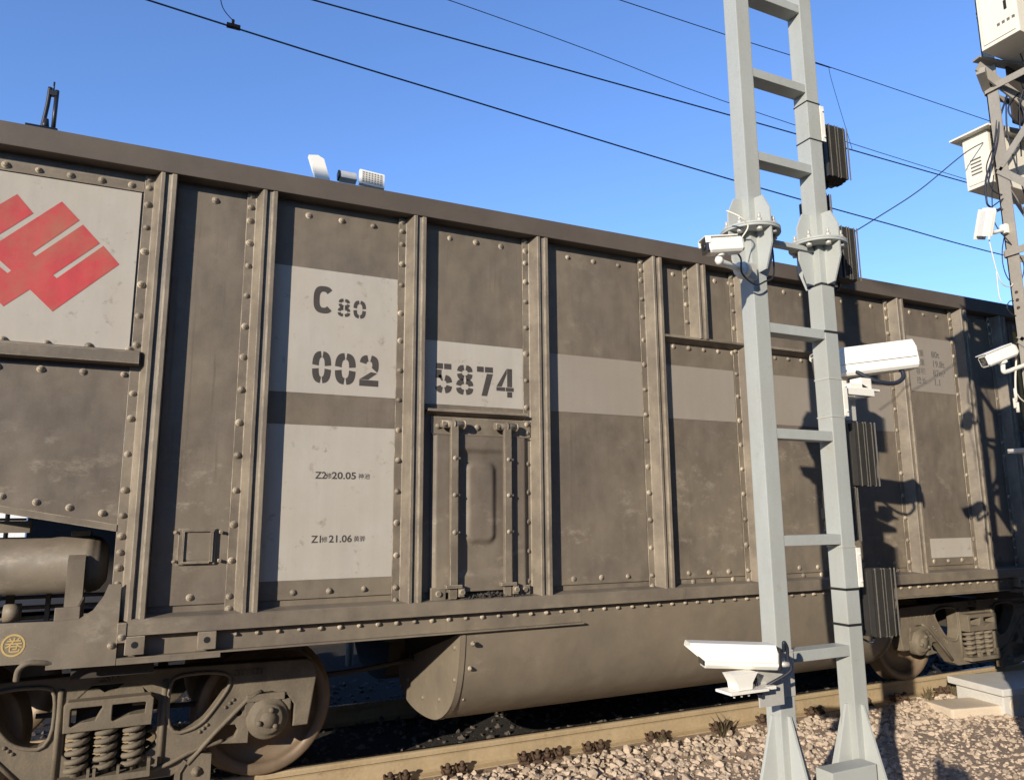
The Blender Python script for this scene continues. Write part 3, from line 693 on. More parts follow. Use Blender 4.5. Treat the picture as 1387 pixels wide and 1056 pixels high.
# brake reservoir on the platform
prof = [(0, .0), (.0, .10), (.03, .142), (.05, .154), (.07, .158), (.075, .162), (.11, .162), (.115, .158), (1.1, .158), (1.14, .14), (1.16, .08), (1.165, 0)]
res = MB().lathe((-.275, P0+.50, 1.385), (-1,0,0), prof, 48).build('brake_reservoir', M_body, wagon)
e = MB().prism([(P0+.30, 1.10), (P0+.30, 1.42), (P0+.33, 1.445), (P0+.36, 1.42), (P0+.36, 1.22), (P0+.44, 1.21), (P0+.44, 1.10)], 'x', -.46, -.375)
e.box((-.475, P0+.04, .99), (-.36, P0+.06, 1.19), .004); e.prism([(P0+.06, 1.0), (P0+.06, 1.19), (P0+.36, 1.22), (P0+.36, 1.0)], 'x', -.375, -.365)
e.build('reservoir_bracket', M_body, res)
MB().box((-.47, P0+.45, 1.545), (-.37, P0+.55, 1.575), .004).build('reservoir_lug', M_body, res)
e = MB(); 
for z in (1.06, 1.12, 1.18): e.tube([(-1.5, P0+.8, z), (-.5, P0+.8, z+.005), (-.2, P0+.8, z)], .012)
e.box((-.80, P0+.75, 1.0), (-.76, P0+.79, 1.22)).box((-.60, P0+.75, 1.0), (-.575, P0+.79, 1.24)).cyl((-.78, P0+.6, 1.12), (-.70, P0+.6, 1.12), .05).box((-.9, P0+.55, 1.08), (-.82, P0+.7, 1.2), .01)
e.build('brake_piping', M_body, wagon)
MB().box((-1.5, P0+.38, 1.57), (-.665, P0+.46, 1.635), .004).box((-1.5, P0+.37, 1.636), (-.70, P0+.48, 1.65), .002).build('end_crossbar', M_post, wagon)

# bogies
def make_bogie(xb, near_y=5.13):
    bog = MB().box((xb-.19, near_y+.05, .47), (xb+.19, 2*YC-near_y-.05, .74), .01).build('bogie', M_under, wagon)
    half = [(.0,.745),(1.11,.725),(1.145,.70),(1.165,.63),(1.12,.335),(1.04,.335),(1.045,.46),(1.0,.525),(.90,.56),(.79,.555),(.74,.52),(.52,.30),(.40,.165),(.33,.135),(.0,.135)]
    outline = half[:-1] + [(0, .135)] + [(-x, z) for x, z in half[1:-1]][::-1]
    hole = smooth_loop([(-.245,.195),(.245,.195),(.245,.69),(-.245,.69)], 1)
    win = smooth_loop([(.290,.66),(.35,.705),(.60,.700),(.66,.64),(.56,.49),(.47,.385),(.30,.36)], 2)
    for side in (0, 1):
        Y = near_y if side == 0 else 2*YC - near_y
        T = Matrix.Translation((xb, Y if side == 0 else Y-.11, 0))
        plate2d(outline, [hole, win, [(-x, z) for x, z in win]], .11, .008).xf(T).build('side_frame', M_cast, bog, fix=False)
        ys_ = -1 if side == 0 else 1
        yf = Y
        # raised rims round the windows, top flange
        for sgn in (-1, 1):
            e = MB()
            rim = [(xb + sgn*x, yf + ys_*.004, z) for x, z in win]; e.tube(rim + [rim[0]], .012, 6, False)
            e.tube([(xb+sgn*.27, yf, .20), (xb+sgn*.27, yf, .68)], .018, 6, False)
            e.tube([(xb+sgn*.42, yf, .185), (xb+sgn*.56, yf, .335), (xb+sgn*.74, yf, .51), (xb+sgn*.83, yf, .56)], .014, 6, False)
            for q in (.66, .72, .78, .84, .90, .98): e.box((xb+sgn*q-.005, yf+ys_*.008, .625), (xb+sgn*q+.005, yf, .645))
            for q in (.48, .50, .52, .62, .645, .665): e.dome((xb+sgn*q, yf, .36 + (q-.48)*.9), (0, ys_, 0), .011, .012, 8)
            e.build('frame_rib', M_cast, bog)
        if side == 0:
            e = text_mb('ZSW', .062, WALL_TXT(xb-.10, yf-.004, .695), .006); e.merge(text_mb('3211321', .05, WALL_TXT(xb+.66, yf-.004, .665), .006, 1.1)); e.build('cast_lettering', M_cast, bog, fix=False)
        # bolster end box with two openings
        o2 = [(-.235,.46),(.205,.46),(.21,.60),(.195,.615),(-.225,.615),(-.24,.60)]
        h1 = [(-.215,.49),(-.20,.48),(-.15,.50),(-.08,.505),(-.045,.575),(-.05,.59),(-.205,.59),(-.215,.58)]; h2 = [(-.005,.50),(.01,.49),(.09,.515),(.175,.52),(.18,.58),(.17,.59),(.0,.59),(-.005,.58)]
        plate2d(o2, [h1, h2], .10, .005).xf(Matrix.Translation((xb, (Y-.085) if side == 0 else Y-.015, 0))).build('bolster_end', M_cast, bog, fix=False)
        e = MB().prism([(xb-.19,.615),(xb-.19,.66),(xb-.09,.67),(xb-.05,.64),(xb+.02,.655),(xb+.06,.69),(xb+.13,.70),(xb+.16,.625),(xb+.16,.615)], 'y', Y-ys_*.005, Y-ys_*.06)
        e.box((xb+.10, Y, .55), (xb+.20, Y-ys_*.05, .605), .004)
        e.build('wear_plate', M_cast, bog)
        for q in (-.165, -.022, .12):
            sp = MB(); rc = .048; turns = 5.2
            pts_ = []
            for kk in range(int(turns*16)+1):
                t_ = kk/16; a_ = 2*math.pi*t_; pts_.append((xb+q + math.cos(a_)*rc, Y + ys_*.015 + math.sin(a_)*rc, .215 + .24*t_/turns))
            sp.tube(pts_, .0155, 8, False); sp.cyl((xb+q, Y+ys_*.015, .205), (xb+q, Y+ys_*.015, .45), .026, n=12)
            sp.build('spring', M_cast, bog)
        for q in (-.155, .0, .13):
            sp = MB()
            for kk in range(5): sp.lathe((xb+q+.03, Y-ys_*.17, .23+kk*.045), (0,0,1), [(0, .045), (.012, .062), (.024, .045)], 14)
            sp.cyl((xb+q+.03, Y-ys_*.17, .2), (xb+q+.03, Y-ys_*.17, .46), .03, n=10); sp.build('inner_spring', M_cast, bog)
        MB().box((xb-.25, Y+ys_*.085, .17), (xb+.22, Y-ys_*.20, .205), .004).box((xb+.045, Y+ys_*.08, .205), (xb+.06, Y+.05*ys_, .25)).box((xb-.105, Y+ys_*.08, .205), (xb-.09, Y+.05*ys_, .25)).box((xb-.075, Y+ys_*.08, .205), (xb-.06, Y+.05*ys_, .25)).box((xb+.20, Y+ys_*.08, .205), (xb+.218, Y+.05*ys_, .27)).build('spring_seat', M_cast, bog)
        for sgn in (-1, 1):
            ax = xb + sgn*.875
            # bearing adapter, guide with round hole, axle cap
            hh = [(ax-sgn*.17+.022*math.cos(t_), .44+.022*math.sin(t_)) for t_ in [2*math.pi*i_/14 for i_ in range(14)]]
            og = [(ax-sgn*.10,.56),(ax-sgn*.12,.545),(ax-sgn*.22,.44),(ax-sgn*.25,.38),(ax-sgn*.19,.38),(ax-sgn*.17,.34),(ax-sgn*.19,.30),(ax-sgn*.25,.275),(ax-sgn*.115,.262),(ax-sgn*.11,.40)]
            plate2d(og, [hh], .05, .004).xf(Matrix.Translation((0, Y+.01 if side == 0 else Y-.06, 0))).build('bearing_guide', M_cast, bog, fix=False)
            e = MB().box((ax-.135, Y+ys_*.012, .50), (ax+.10, Y-ys_*.10, .545), .008).box((ax-.14, Y+ys_*.004, .42), (ax-.085, Y-ys_*.10, .53), .006).box((ax+.085, Y+ys_*.0, .43), (ax+.14, Y-ys_*.10, .50), .006)
            e.build('adapter', M_cast, bog)
            e = MB().lathe((ax, Y-ys_*.06, .395), (0, ys_, 0), [(0, .128), (.06, .128), (.075, .118), (.078, .095), (.098, .092), (.104, .080), (.106, .0)], 32)
            e.lathe((ax, Y+ys_*.044, .395), (0, ys_, 0), [(0, .05), (.014, .048), (.016, 0)], 24)
            for a_ in (75, 195, 315): e.lathe((ax + .058*math.cos(R(a_)), Y+ys_*.045, .395 + .058*math.sin(R(a_))), (0, ys_, 0), [(0, .017), (.024, .016), (.026, 0)], 6)
            e.build('axle_cap', M_cast, bog)
    for sgn in (-1, 1):
        ax = xb + sgn*.875; zc = .42
        for s2 in (-1, 1):
            y0 = YC + s2*.825        # outer face of the wheel
            w = MB().lathe((ax, y0, zc), (0, -s2, 0), [(-.02, .0), (-.02, .09), (.02, .12), (.075, .20), (.075, .32), (.03, .345), (.0, .350), (.0, .405), (.008, .415), (.10, .42), (.108, .447), (.125, .447), (.138, .43), (.138, .35), (.10, .32), (.10, .1), (.1, 0)], 64)
            w.build('wheel', M_wheel, bog)
        MB().cyl((ax, 5.15, .40), (ax, 2*YC-5.15, .42), .07, n=20).build('axle', M_under, bog)
    e = MB()
    e.tube([(xb+.15, near_y+.0, .17), (xb+.30, near_y-.02, .20), (xb+.45, near_y-.0, .255), (xb+.62, near_y+.03, .285)], .013, 8)
    e.tube([(xb+.40, near_y+.05, .135), (xb+.40, YC, .15)], .02)
    e.build('brake_link', M_cast, bog)
    e = MB().prism([(xb+.37,.06),(xb+.37,.14),(xb+.41,.205),(xb+.50,.235),(xb+.555,.225),(xb+.555,.06)], 'y', near_y+.0, near_y+.05).lathe((xb+.475, near_y, .135), (0,-1,0), [(0,.03),(.01,.028),(.012,.014),(.024,.013),(.025,0)], 10)
    e.prism([(xb+.355,.05),(xb+.355,.15),(xb+.40,.215),(xb+.42,.20),(xb+.385,.14),(xb+.385,.05)], 'y', near_y-.012, near_y+.06)
    e.build('brake_bracket', M_cast, bog)
    return bog
make_bogie(-.19); make_bogie(7.70)

# ------------------------------------------------------------------ ladder mast that carries the cameras
PY = 2.80; PW = .096; PX = (2.708, 3.200)
mast = thing('ladder_mast', 'tall silver-grey mast of two square posts joined by rungs, standing before the wagon', 'mast', (3.0, PY+.05, -.2))
for px in PX:
    for a, b_ in ((-.21, 3.118), (3.142, 7.5)):
        MB().box((px, PY, a), (px+PW, PY+PW, b_), .005).build('mast_post', M_mast, mast)
    cx, cy = px+PW/2, PY+PW/2
    e = MB().cyl((cx, cy, 3.118), (cx, cy, 3.1298), .155, n=40).cyl((cx, cy, 3.1302), (cx, cy, 3.142), .155, n=40)
    fl_ = e.build('flange', M_mast2, mast)
    for k_ in range(8):
        e = MB(); a_ = R(22.5 + 45*k_); bx, by = cx + .128*math.cos(a_), cy + .128*math.sin(a_)
        e.cyl((bx, by, 3.098), (bx, by, 3.118), .016, n=6); e.cyl((bx, by, 3.142), (bx, by, 3.162), .015, n=6); e.cyl((bx, by, 3.162), (bx, by, 3.19), .008, n=8); e.cyl((bx, by, 3.10), (bx, by, 3.16), .008, n=8)
        e.build('flange_bolt', M_galv, fl_)
    e = MB()
    for dx, dy in ((1,0),(-1,0),(0,1),(0,-1)):
        h = PW/2; n_ = Vector((dy, dx, 0))*.005; c = Vector((cx, cy, 0)); d = Vector((dx, dy, 0))
        for prof in ([(h,3.142),(.15,3.142),(.15,3.215),(.105,3.305),(h,3.31)], [(h,3.118),(.15,3.118),(.15,3.03),(.10,2.90),(h,2.895)]):
            vs = [c + d*r_x + Vector((0,0,z)) + n_*s_ for s_ in (-1, 1) for r_x, z in prof]; n = len(prof)
            e.add(vs, [tuple(range(n)), tuple(range(2*n-1, n-1, -1))] + [(i, i+n, (i+1) % n+n, (i+1) % n) for i in range(n)])
    e.build('stiffener', M_mast2, mast)
    e = MB()
    for dx, dy in ((1,0),(-1,0),(0,1),(0,-1)):
        h = PW/2; n_ = Vector((dy, dx, 0))*.006; c = Vector((cx, cy, 0)); d = Vector((dx, dy, 0))
        prof = [(h,.70),(h+.012,.70),(.27,.02),(.30,-.19),(h,-.19)]
        vs = [c + d*r_x + Vector((0,0,z)) + n_*s_ for s_ in (-1, 1) for r_x, z in prof]; n = len(prof)
        e.add(vs, [tuple(range(n)), tuple(range(2*n-1, n-1, -1))] + [(i, i+n, (i+1) % n+n, (i+1) % n) for i in range(n)])
    e.build('base_gusset', M_mast2, mast)
    MB().box((cx-.32, cy-.32, -.215), (cx+.32, cy+.32, -.19), .004).build('base_plate', M_mast2, mast)
RZ = [4.575, 4.065, 3.568, 2.607, 2.052, 1.515, .962]
for z in RZ + [5.1, 5.62, 6.15, 6.7]:
    MB().box((PX[0]+PW+.0005, PY+.004, z-.026), (PX[1]-.0005, PY+PW-.004, z+.026), .004).build('rung', M_mast, mast)
MB().box((PX[0]+PW+.005, PY+.03, 3.085), (PX[1]-.0005, PY+.075, 3.112), .003).build('rung', M_mast, mast)
MB().box((PX[0]+PW+.10, PY-.10, .30), (PX[1]-.0005, PY-.0, .455), .006).build('cable_box', M_mast2, mast)
# dark tape bands
e = MB()
def band(mb, px, z, w=.012, t=.003, tilt=0.):
    a, b_ = px-t, px+PW+t; c, d = PY-t, PY+PW+t
    mb.box((a, c, z-w/2), (b_, PY-.0003, z+w/2)); mb.box((a, PY+PW+.0003, z-w/2), (b_, d, z+w/2)); mb.box((a, PY-.0003, z-w/2), (px-.0003, PY+PW+.0003, z+w/2)); mb.box((px+PW+.0003, PY-.0003, z-w/2), (b_, PY+PW+.0003, z+w/2))
for z in (2.895, 2.625, 1.262, 1.085): e = MB(); band(e, PX[1], z); e.build('tape_band', M_black, mast)

# ------------------------------------------------------------------ lamps with black heat sinks on the right post
def lamp(z0, z1, x0, x1, y, label, bracket=None, light=False, narrow=False, cord=True):
    t = thing('heat_sink_lamp', label, 'lamp', ((x0+x1)/2, y, z0), 'black finned lamps on the right mast post')
    cx, hw = (x0+x1)/2, (x1-x0)/2; d = .055
    sh = [(cx-hw, y+.03), (cx-hw*.72, y-d), (cx+hw*.72, y-d), (cx+hw, y+.03), (cx+hw, y+.075), (cx-hw, y+.075)]
    MB().prism(sh, 'z', z0+.012, z1-.012).build('lamp_body', M_fin, t)
    e = MB(); n = 6 if narrow else 19
    for k_ in range(n):
        u = -1 + 2*(k_+.5)/n; fx = cx + u*hw*.98
        yy = y - d - .028 if abs(u) < .72 else y - d + (abs(u)-.72)/.28*(d+.03) - .028
        e.box((fx-.0022, yy, z0), (fx+.0022, y+.03, z1))
    e.build('cooling_fins', M_fin, t)
    e = MB()
    for u in (-.55, -.1, .1, .55, .85):
        e.box((cx+u*hw-.0014, y-d-.0305, z0-.004), (cx+u*hw+.0014, y-d-.022, z1+.006))
    e.build('fin_edge', M_finl, t)
    MB().box((cx-hw*.85, y+.0755, z0+.02), (cx+hw*.85, y+.082, z1-.02)).build('lamp_glass', M_led, t)
    e = MB().box((min(3.385, x0-.01), y+.02, (z0+z1)/2-.03), (x0+.01, y+.06, (z0+z1)/2+.03), .003)
    e.build('bracket_arm', M_black, t)
    if bracket:
        bz0, bz1 = bracket; e = MB()
        e.box((PX[1]+PW+.0035, PY+.004, bz0), (PX[1]+PW+.0075, PY+.072, bz1), .001); e.box((PX[1]+PW+.0035, PY-.001, bz0), (PX[1]+PW+.034, PY+.0035, bz1), .001)
        e.box((PX[1]+PW+.009, PY+.04, bz0+.01), (PX[1]+PW+.05, PY+.046, bz1-.01), .001)
        for zz in (bz0+.03, bz1-.03): e.cyl((PX[1]+PW+.020, PY-.009, zz), (PX[1]+PW+.020, PY-.001, zz), .006, n=8)
        e.build('clamp_plate', M_camw, t)
        e = MB(); band(e, PX[1], bz0-.006, .007, .0025); band(e, PX[1], bz1+.006, .007, .0025); e.build('clamp_band', M_galv if light else M_black, t)
    if cord: MB().tube([(cx+.01, y+.02, z0+.01), (cx-.02, y+.0, z0-.04), (cx-.06, y+.02, z0-.03), (PX[1]+PW+.01, y-.03, z0+.06)], .006).build('lead', M_cable, t)
    return t
lamp(3.63, 3.955, 3.43, 3.645, 2.98, 'black finned lamp near the top of the mast, alone against the blue sky', (3.76, 3.98))
lamp(3.36, 3.52, 3.40, 3.50, 3.02, 'narrow dark lamp just above the flange of the right mast post', narrow=True, cord=False)
lamp(3.00, 3.315, 3.47, 3.655, 2.98, 'black finned lamp level with the flange, in front of the wagon top edge')
lamp(1.80, 2.15, 3.46, 3.66, 2.98, 'black finned lamp just under the large white camera', (2.165, 2.36), True)
lamp(1.50, 1.79, 3.42, 3.53, 3.03, 'narrow grey lamp with looped cable between two wider finned lamps', None, narrow=True)
lamp(.995, 1.345, 3.47, 3.69, 2.96, 'lowest black finned lamp, above the far bogie', (1.27, 1.47), True)

# ------------------------------------------------------------------ cameras
def frame_from(front, rear, roll=0.):
    """matrix whose local -X points from rear to front"""
    f_, r_p = Vector(front), Vector(rear); ax = (r_p - f_).normalized(); z = Vector((0,0,1)); yv = z.cross(ax).normalized(); zv = ax.cross(yv)
    M_ = Matrix((ax, yv, zv)).transposed().to_4x4(); M_.translation = f_; return M_, (r_p-f_).length
def loft(secs, x_list):
    """closed sections [(y,z)...] placed at x"""
    n = len(secs[0]); vs = []; fs = []
    for s_, x in zip(secs, x_list):
        for y, z in s_: vs.append((x if not callable(x) else x(y, z), y, z))
    for k_ in range(len(secs)-1):
        for i in range(n): fs.append((k_*n+i, (k_+1)*n+i, (k_+1)*n+(i+1) % n, k_*n+(i+1) % n))
    fs.append(tuple(range(n))); fs.append(tuple(range(len(vs)-1, len(vs)-n-1, -1)))
    return MB().add(vs, fs)
# small bullet camera on the left post
def octo(w, h, c): return [(-w+c,-h),(w-c,-h),(w,-h+c),(w,h-c),(w-c,h),(-w+c,h),(-w,h-c),(-w,-h+c)]
Mx, L_ = frame_from((2.262, 2.655, 2.908), (2.452, 2.60, 2.930))
t = thing('bullet_camera', 'small white bullet camera with dark front at the flange of the left mast post', 'camera', (2.6, 2.7, 2.83))
loft([octo(.034,.034,.010), octo(.038,.038,.012), octo(.038,.038,.012), octo(.032,.032,.010)], [.018, .03, L_-.012, L_]).xf(Mx).build('housing', M_camw, t, bevel=.002)
e = MB().box((.0, -.041, .039), (.17, .041, .044), .002); e.box((.0, -.041, .010), (.03, -.039, .041)); e.box((.0, .039, .010), (.03, .041, .041)); e.xf(Mx).build('sun_hood', M_camw, t)
MB().box((.006, -.034, -.033), (.020, .034, .033), .006).xf(Mx).build('lens_window', M_glass, t)
MB().cyl((.002, 0, 0), (.012, 0, 0), .016, n=20).xf(Mx).build('lens', M_black, t)
e = MB().cyl((.085, 0, -.05), (.085, 0, -.034), .020, n=18); e.xf(Mx)
e.lathe((2.345, 2.64, 2.850), (0,0,1), [(-.022,.002),(-.018,.014),(0,.021),(.018,.016),(.03,.014),(.045,.016)], 16)
e.tube([(2.345, 2.64, 2.846), (2.42, 2.665, 2.848), (2.50, 2.71, 2.862), (2.60, 2.765, 2.88)], .016, 12)
e.build('wall_arm', M_camw, t)
MB().lathe((2.575, 2.75, 2.878), (1, .5, 0), [(0,.0),(0,.028),(.012,.040),(.05,.044),(.052,.0)], 28).build('arm_base', M_camw, t)
MB().box((2.60, 2.765, 2.84), (2.704, 2.797, 2.925), .003).build('mount_plate', M_galv, t)
MB().tube([(2.47, 2.67, 2.93), (2.52, 2.68, 2.90), (2.56, 2.72, 2.84), (2.66, 2.74, 2.80), (2.74, 2.75, 2.83), (2.83, 2.78, 2.88), (2.86, 2.80, 3.0), (2.85, 2.80, 3.10), (2.86, 2.81, 3.16)], .0045).build('lead', M_cable, t)
MB().tube([(2.50, 2.74, 3.17), (2.55, 2.70, 3.13), (2.60, 2.70, 3.09), (2.56, 2.71, 3.02), (2.50, 2.68, 2.96)], .004).build('lead', M_cablew, t)

# long box camera behind the right post
def housing(name, label, front, rear, hw, hh, loc, hood=-.03):
    Mx, L_ = frame_from(front, rear)
    t = thing(name, label, 'camera', loc)
    c = .018
    body = loft([octo(hw, hh, c)]*2, [.03, L_]); body.xf(Mx).build('housing', M_camw, t, bevel=.004)
    # sloped sunshield over the top and sides
    s_top = hh + .010; e = MB()
    prof = [(-hw-.010, -.012), (-hw-.010, hh-.012), (-hw+.010, s_top+.004), (hw-.010, s_top+.004), (hw+.010, hh-.012), (hw+.010, -.012),
            (hw+.005, -.012), (hw+.005, hh-.014), (hw-.012, s_top-.001), (-hw+.012, s_top-.001), (-hw-.005, hh-.014), (-hw-.005, -.012)]
    n = len(prof); vs = []
    for q in (0, 1):
        for y, z in prof:
            x = hood + .06*min(1, max(0, (hh - .012 - z))/(hh)) if q == 0 else L_ - .010
            vs.append((x, y, z))
    e.add(vs, [(i, i+n, (i+1) % n+n, (i+1) % n) for i in range(n)] + [tuple(range(n)), tuple(range(2*n-1, n-1, -1))])
    e.xf(Mx).build('sunshield', M_camw, t)
    MB().box((.024, -hw+.012, -hh+.012), (.031, hw-.012, hh-.012), .001).xf(Mx).build('lens_window', M_glass, t)
    return t, Mx, L_
t, Mx, L_ = housing('box_camera', 'large white box camera with latch and black cable behind the right mast post', (3.56, 3.235, 2.525), (4.075, 2.935, 2.588), .074, .080, (3.6, 3.0, 2.35), .02)
MB().box((L_, -.052, -.045), (L_+.014, .052, .058), .006).xf(Mx).build('rear_cover', M_camw, t)
e = MB().box((L_+.014, -.012, .0), (L_+.022, .012, .04), .003).box((L_+.022, -.004, -.012), (L_+.028, .004, .035), .001).cyl((L_+.016, -.02, .042), (L_+.016, .02, .042), .006, n=8); e.xf(Mx).build('latch', M_galv, t)
MB().box((.10, -.078, -.004), (L_-.02, -.0765, .0)).xf(Mx).build('side_seam', M_black, t)
p = lambda a, b_, c: Mx @ Vector((a, b_, c))
MB().tube([p(L_-.09, -.03, -.08), p(L_-.10, -.05, -.13), p(L_-.17, -.07, -.16), p(L_-.28, -.08, -.13), p(L_-.38, -.06, -.05), p(L_-.44, -.04, .0)], .013).cyl(p(L_-.09, -.02, -.064), p(L_-.09, -.02, -.09), .013, n=12).build('lead', M_cable, t)
e = MB().box((3.62, 2.98, 2.36), (3.82, 3.10, 2.372), .002).box((3.69, 3.0, 2.372), (3.78, 3.08, 2.44), .008)
e.prism([(3.60, 2.35), (3.60, 2.40), (3.70, 2.40), (3.80, 2.36), (3.70, 2.32)], 'y', 3.0, 3.06)
e.box((3.302, 2.86, 2.30), (3.62, 2.90, 2.34), .004).box((3.58, 2.88, 2.30), (3.62, 3.08, 2.34), .004)
e.build('pan_bracket', M_camw, t)
MB().box((3.48, 2.96, 2.17), (3.58, 2.975, 2.33), .004).build('splice_box', M_galv, t)

# lower camera on the left post, pointing along the track
t, Mx, L_ = housing('box_camera', 'white box camera with hooded front low on the left mast post, seen from its side', (2.175, 2.74, 1.032), (2.50, 2.60, 1.018), .052, .046, (2.5, 2.7, .8), -.035)
e = MB().box((L_, -.05, -.044), (L_+.012, .05, .05), .004).xf(Mx); e.build('rear_cover', M_black, t)
e = MB().cyl((L_+.01, -.03, -.02), (L_+.05, -.03, -.02), .012, n=12).cyl((L_+.01, .02, -.02), (L_+.05, .02, -.02), .012, n=12).cyl((L_+.01, 0, .03), (L_+.04, 0, .03), .010, n=12).xf(Mx); e.build('cable_gland', M_galv, t)
e = MB().tube([p2 for p2 in (Mx @ Vector((L_+.03, -.03, .035)), Mx @ Vector((L_+.025, -.045, .075)), Mx @ Vector((L_+.045, -.03, .05)), Mx @ Vector((L_+.05, -.02, .0)), Mx @ Vector((L_+.06, -.02, -.05)), (2.47, 2.64, .89), (2.42, 2.62, .86), (2.40, 2.62, .93))], .0075)
e.build('lead', M_cable, t)
e = MB(); e.prism([(2.235, .975), (2.375, .975), (2.345, .935), (2.34, .908), (2.265, .908), (2.26, .935)], 'y', 2.575, 2.64); e.box((2.21, 2.56, .895), (2.42, 2.66, .906), .002); e.box((2.40, 2.60, .888), (2.50, 2.66, .902), .002)
for q in (2.26, 2.30, 2.34): e.cyl((q, 2.60, .875), (q, 2.60, .896), .005, n=8)
e.build('pedestal', M_camw, t)
e = MB().box((2.455, 2.66, .80), (2.60, 2.668, .965), .002).box((2.595, 2.668, .80), (2.603, 2.797, .965), .002).box((2.603, 2.789, .79), (2.80, 2.797, .99), .002)
e.build('mount_plate', M_galv, t)
e = MB(); band(e, PX[0], .995, .009, .0035); band(e, PX[0], .79, .006, .0035); e.build('clamp_band', M_galv, t)

# ------------------------------------------------------------------ lattice tower at the right
tower = thing('lattice_tower', 'weathered steel lattice tower of angle bars at the right edge, hung with boxes and cables', 'lattice tower', (5.05, 2.4, -.2))
TXa, TXb, TYa, TYb = 4.735, 5.33, 2.12, 2.70
def angle(mb, p, q, w, t_, d1, d2):
    """L-section bar from p to q with legs along d1 and d2"""
    p, q, d1, d2 = Vector(p), Vector(q), Vector(d1), Vector(d2)
    for a_, b_ in ((d1*w, d2*t_), (d1*t_, d2*w)):
        vs = [c + v for c in (p, q) for v in (Vector(), a_, a_+b_, b_)]
        mb.add(vs, [(0,1,2,3),(7,6,5,4),(0,4,5,1),(1,5,6,2),(2,6,7,3),(3,7,4,0)])
for x, y, dx, dy in ((TXa, TYb, 1, -1), (TXa, TYa, 1, 1), (TXb, TYb, -1, -1), (TXb, TYa, -1, 1)):
    e = MB(); angle(e, (x, y, -.2), (x, y, 7.5), .075, .007, (dx,0,0), (0,dy,0)); e.build('tower_leg', M_angle, tower)
pitch = .56; z = -.1; k_ = 0; ebr = MB(); ehz = MB()
while z < 7.2:
    z1 = z + pitch; up_ = k_ % 2 == 0
    a, b_ = (z, z1) if up_ else (z1, z)
    ebr.bar((TXa-.004, TYa+.02, a), (TXa-.004, TYb-.02, b_), .006, .045); ebr.bar((TXb+.004, TYa+.02, a), (TXb+.004, TYb-.02, b_), .006, .045)
    ebr.bar((TXa+.02, TYb+.004, b_), (TXb-.02, TYb+.004, a), .006, .045); ebr.bar((TXa+.02, TYa-.004, b_), (TXb-.02, TYa-.004, a), .006, .045)
    if k_ % 2 == 1:
        for c1, c2 in (((TXa-.012, TYa, z1), (TXa-.012, TYb, z1)), ((TXa, TYb+.012, z1), (TXb, TYb+.012, z1)), ((TXb+.012, TYa, z1), (TXb+.012, TYb, z1)), ((TXa, TYa-.012, z1), (TXb, TYa-.012, z1))):
            MB().bar(c1, c2, .007, .045).build('horizontal_tie', M_angle, tower)
    z = z1; k_ += 1
ebr.build('lattice_bracing', M_angle, tower)
e = MB().bar((4.60, 2.655, 4.50), (5.15, 2.52, 4.12), .012, .075).bar((4.60, 2.66, 4.555), (5.2, 2.50, 4.50), .06, .012).bar((4.60, 2.64, 4.46), (4.735, 2.69, 4.40), .05, .05).build('box_support', M_angle, tower)
e = MB()
for zz in (2.90, 2.95, 3.0): MB().cyl((TXa-.006, 2.665, zz), (TXa, 2.665, zz), .009, n=10).build('bolt_hole', M_rust, tower)
# boxes hung on the tower
def jbox(label, a, b_, roof=False):
    t = thing('junction_box', label, 'junction box', ((a[0]+b_[0])/2, (a[1]+b_[1])/2, a[2]))
    MB().box(a, b_, .006).build('box_body', M_box, t)
    MB().box((a[0]-.006, a[1]+.02, a[2]+.025), (a[0]-.0, b_[1]-.02, b_[2]-.02), .002).build('box_door', M_box, t)
    if roof: MB().prism([(a[0]-.05, b_[2]+.002), (a[0]-.05, b_[2]+.014), ((a[0]+b_[0])/2, b_[2]+.05), (b_[0]+.05, b_[2]+.014), (b_[0]+.05, b_[2]+.002)], 'y', a[1]-.04, b_[1]+.055).build('box_roof', M_box, t)
    return t
t = jbox('large cream junction box with a keyhole at the top right corner of the picture', (4.56, 2.36, 4.555), (5.02, 2.595, 5.30))
e = MB().cyl((4.546, 2.42, 4.83), (4.555, 2.42, 4.83), .018, n=16).box((4.550, 2.414, 4.74), (4.555, 2.43, 4.80)); e.build('lock', M_black, t)
MT = Matrix(((0,0,-1,4.5535),(-1,0,0,2.475),(0,1,0,4.665),(0,0,0,1)))
e = MB()
for q in range(4): e.box((4.5535, 2.475-.03*q-.01, 4.655+.0*q), (4.5545, 2.475-.03*q+.008, 4.675))
e.build('box_lettering', M_ink2, t)
t = jbox('cream junction box with pitched lid and louvres half in shade behind the tower leg', (4.755, 2.735, 3.77), (5.32, 2.905, 4.135), True)
e = MB()
for q in range(5): e.box((4.745, 2.79, 3.86+.025*q), (4.7495, 2.86, 3.868+.025*q))
e.build('louvre', M_ink2, t)
t = jbox('out-of-view equipment box on the tower front leg, added to shade the wagon end', (4.12, 1.98, 2.75), (4.70, 2.11, 3.50))  # unseen box added to throw solid shade on the wagon end
t = jbox('small equipment box inside the lattice tower below the roofed box, added for its shadow', (4.93, 2.50, 2.72), (5.30, 2.675, 3.60))  # box added to build up the tower's shadow on the wagon
MB().box((4.82, 2.60, 4.13), (5.26, 2.612, 4.53), .002).build('shadow_fill_plate', M_under, tower)  # plate added to close a gap in the tower's shadow
MB().box((4.99, 2.45, 1.5), (5.20, 2.60, 2.5), .004).build('cable_tray', M_under, tower)
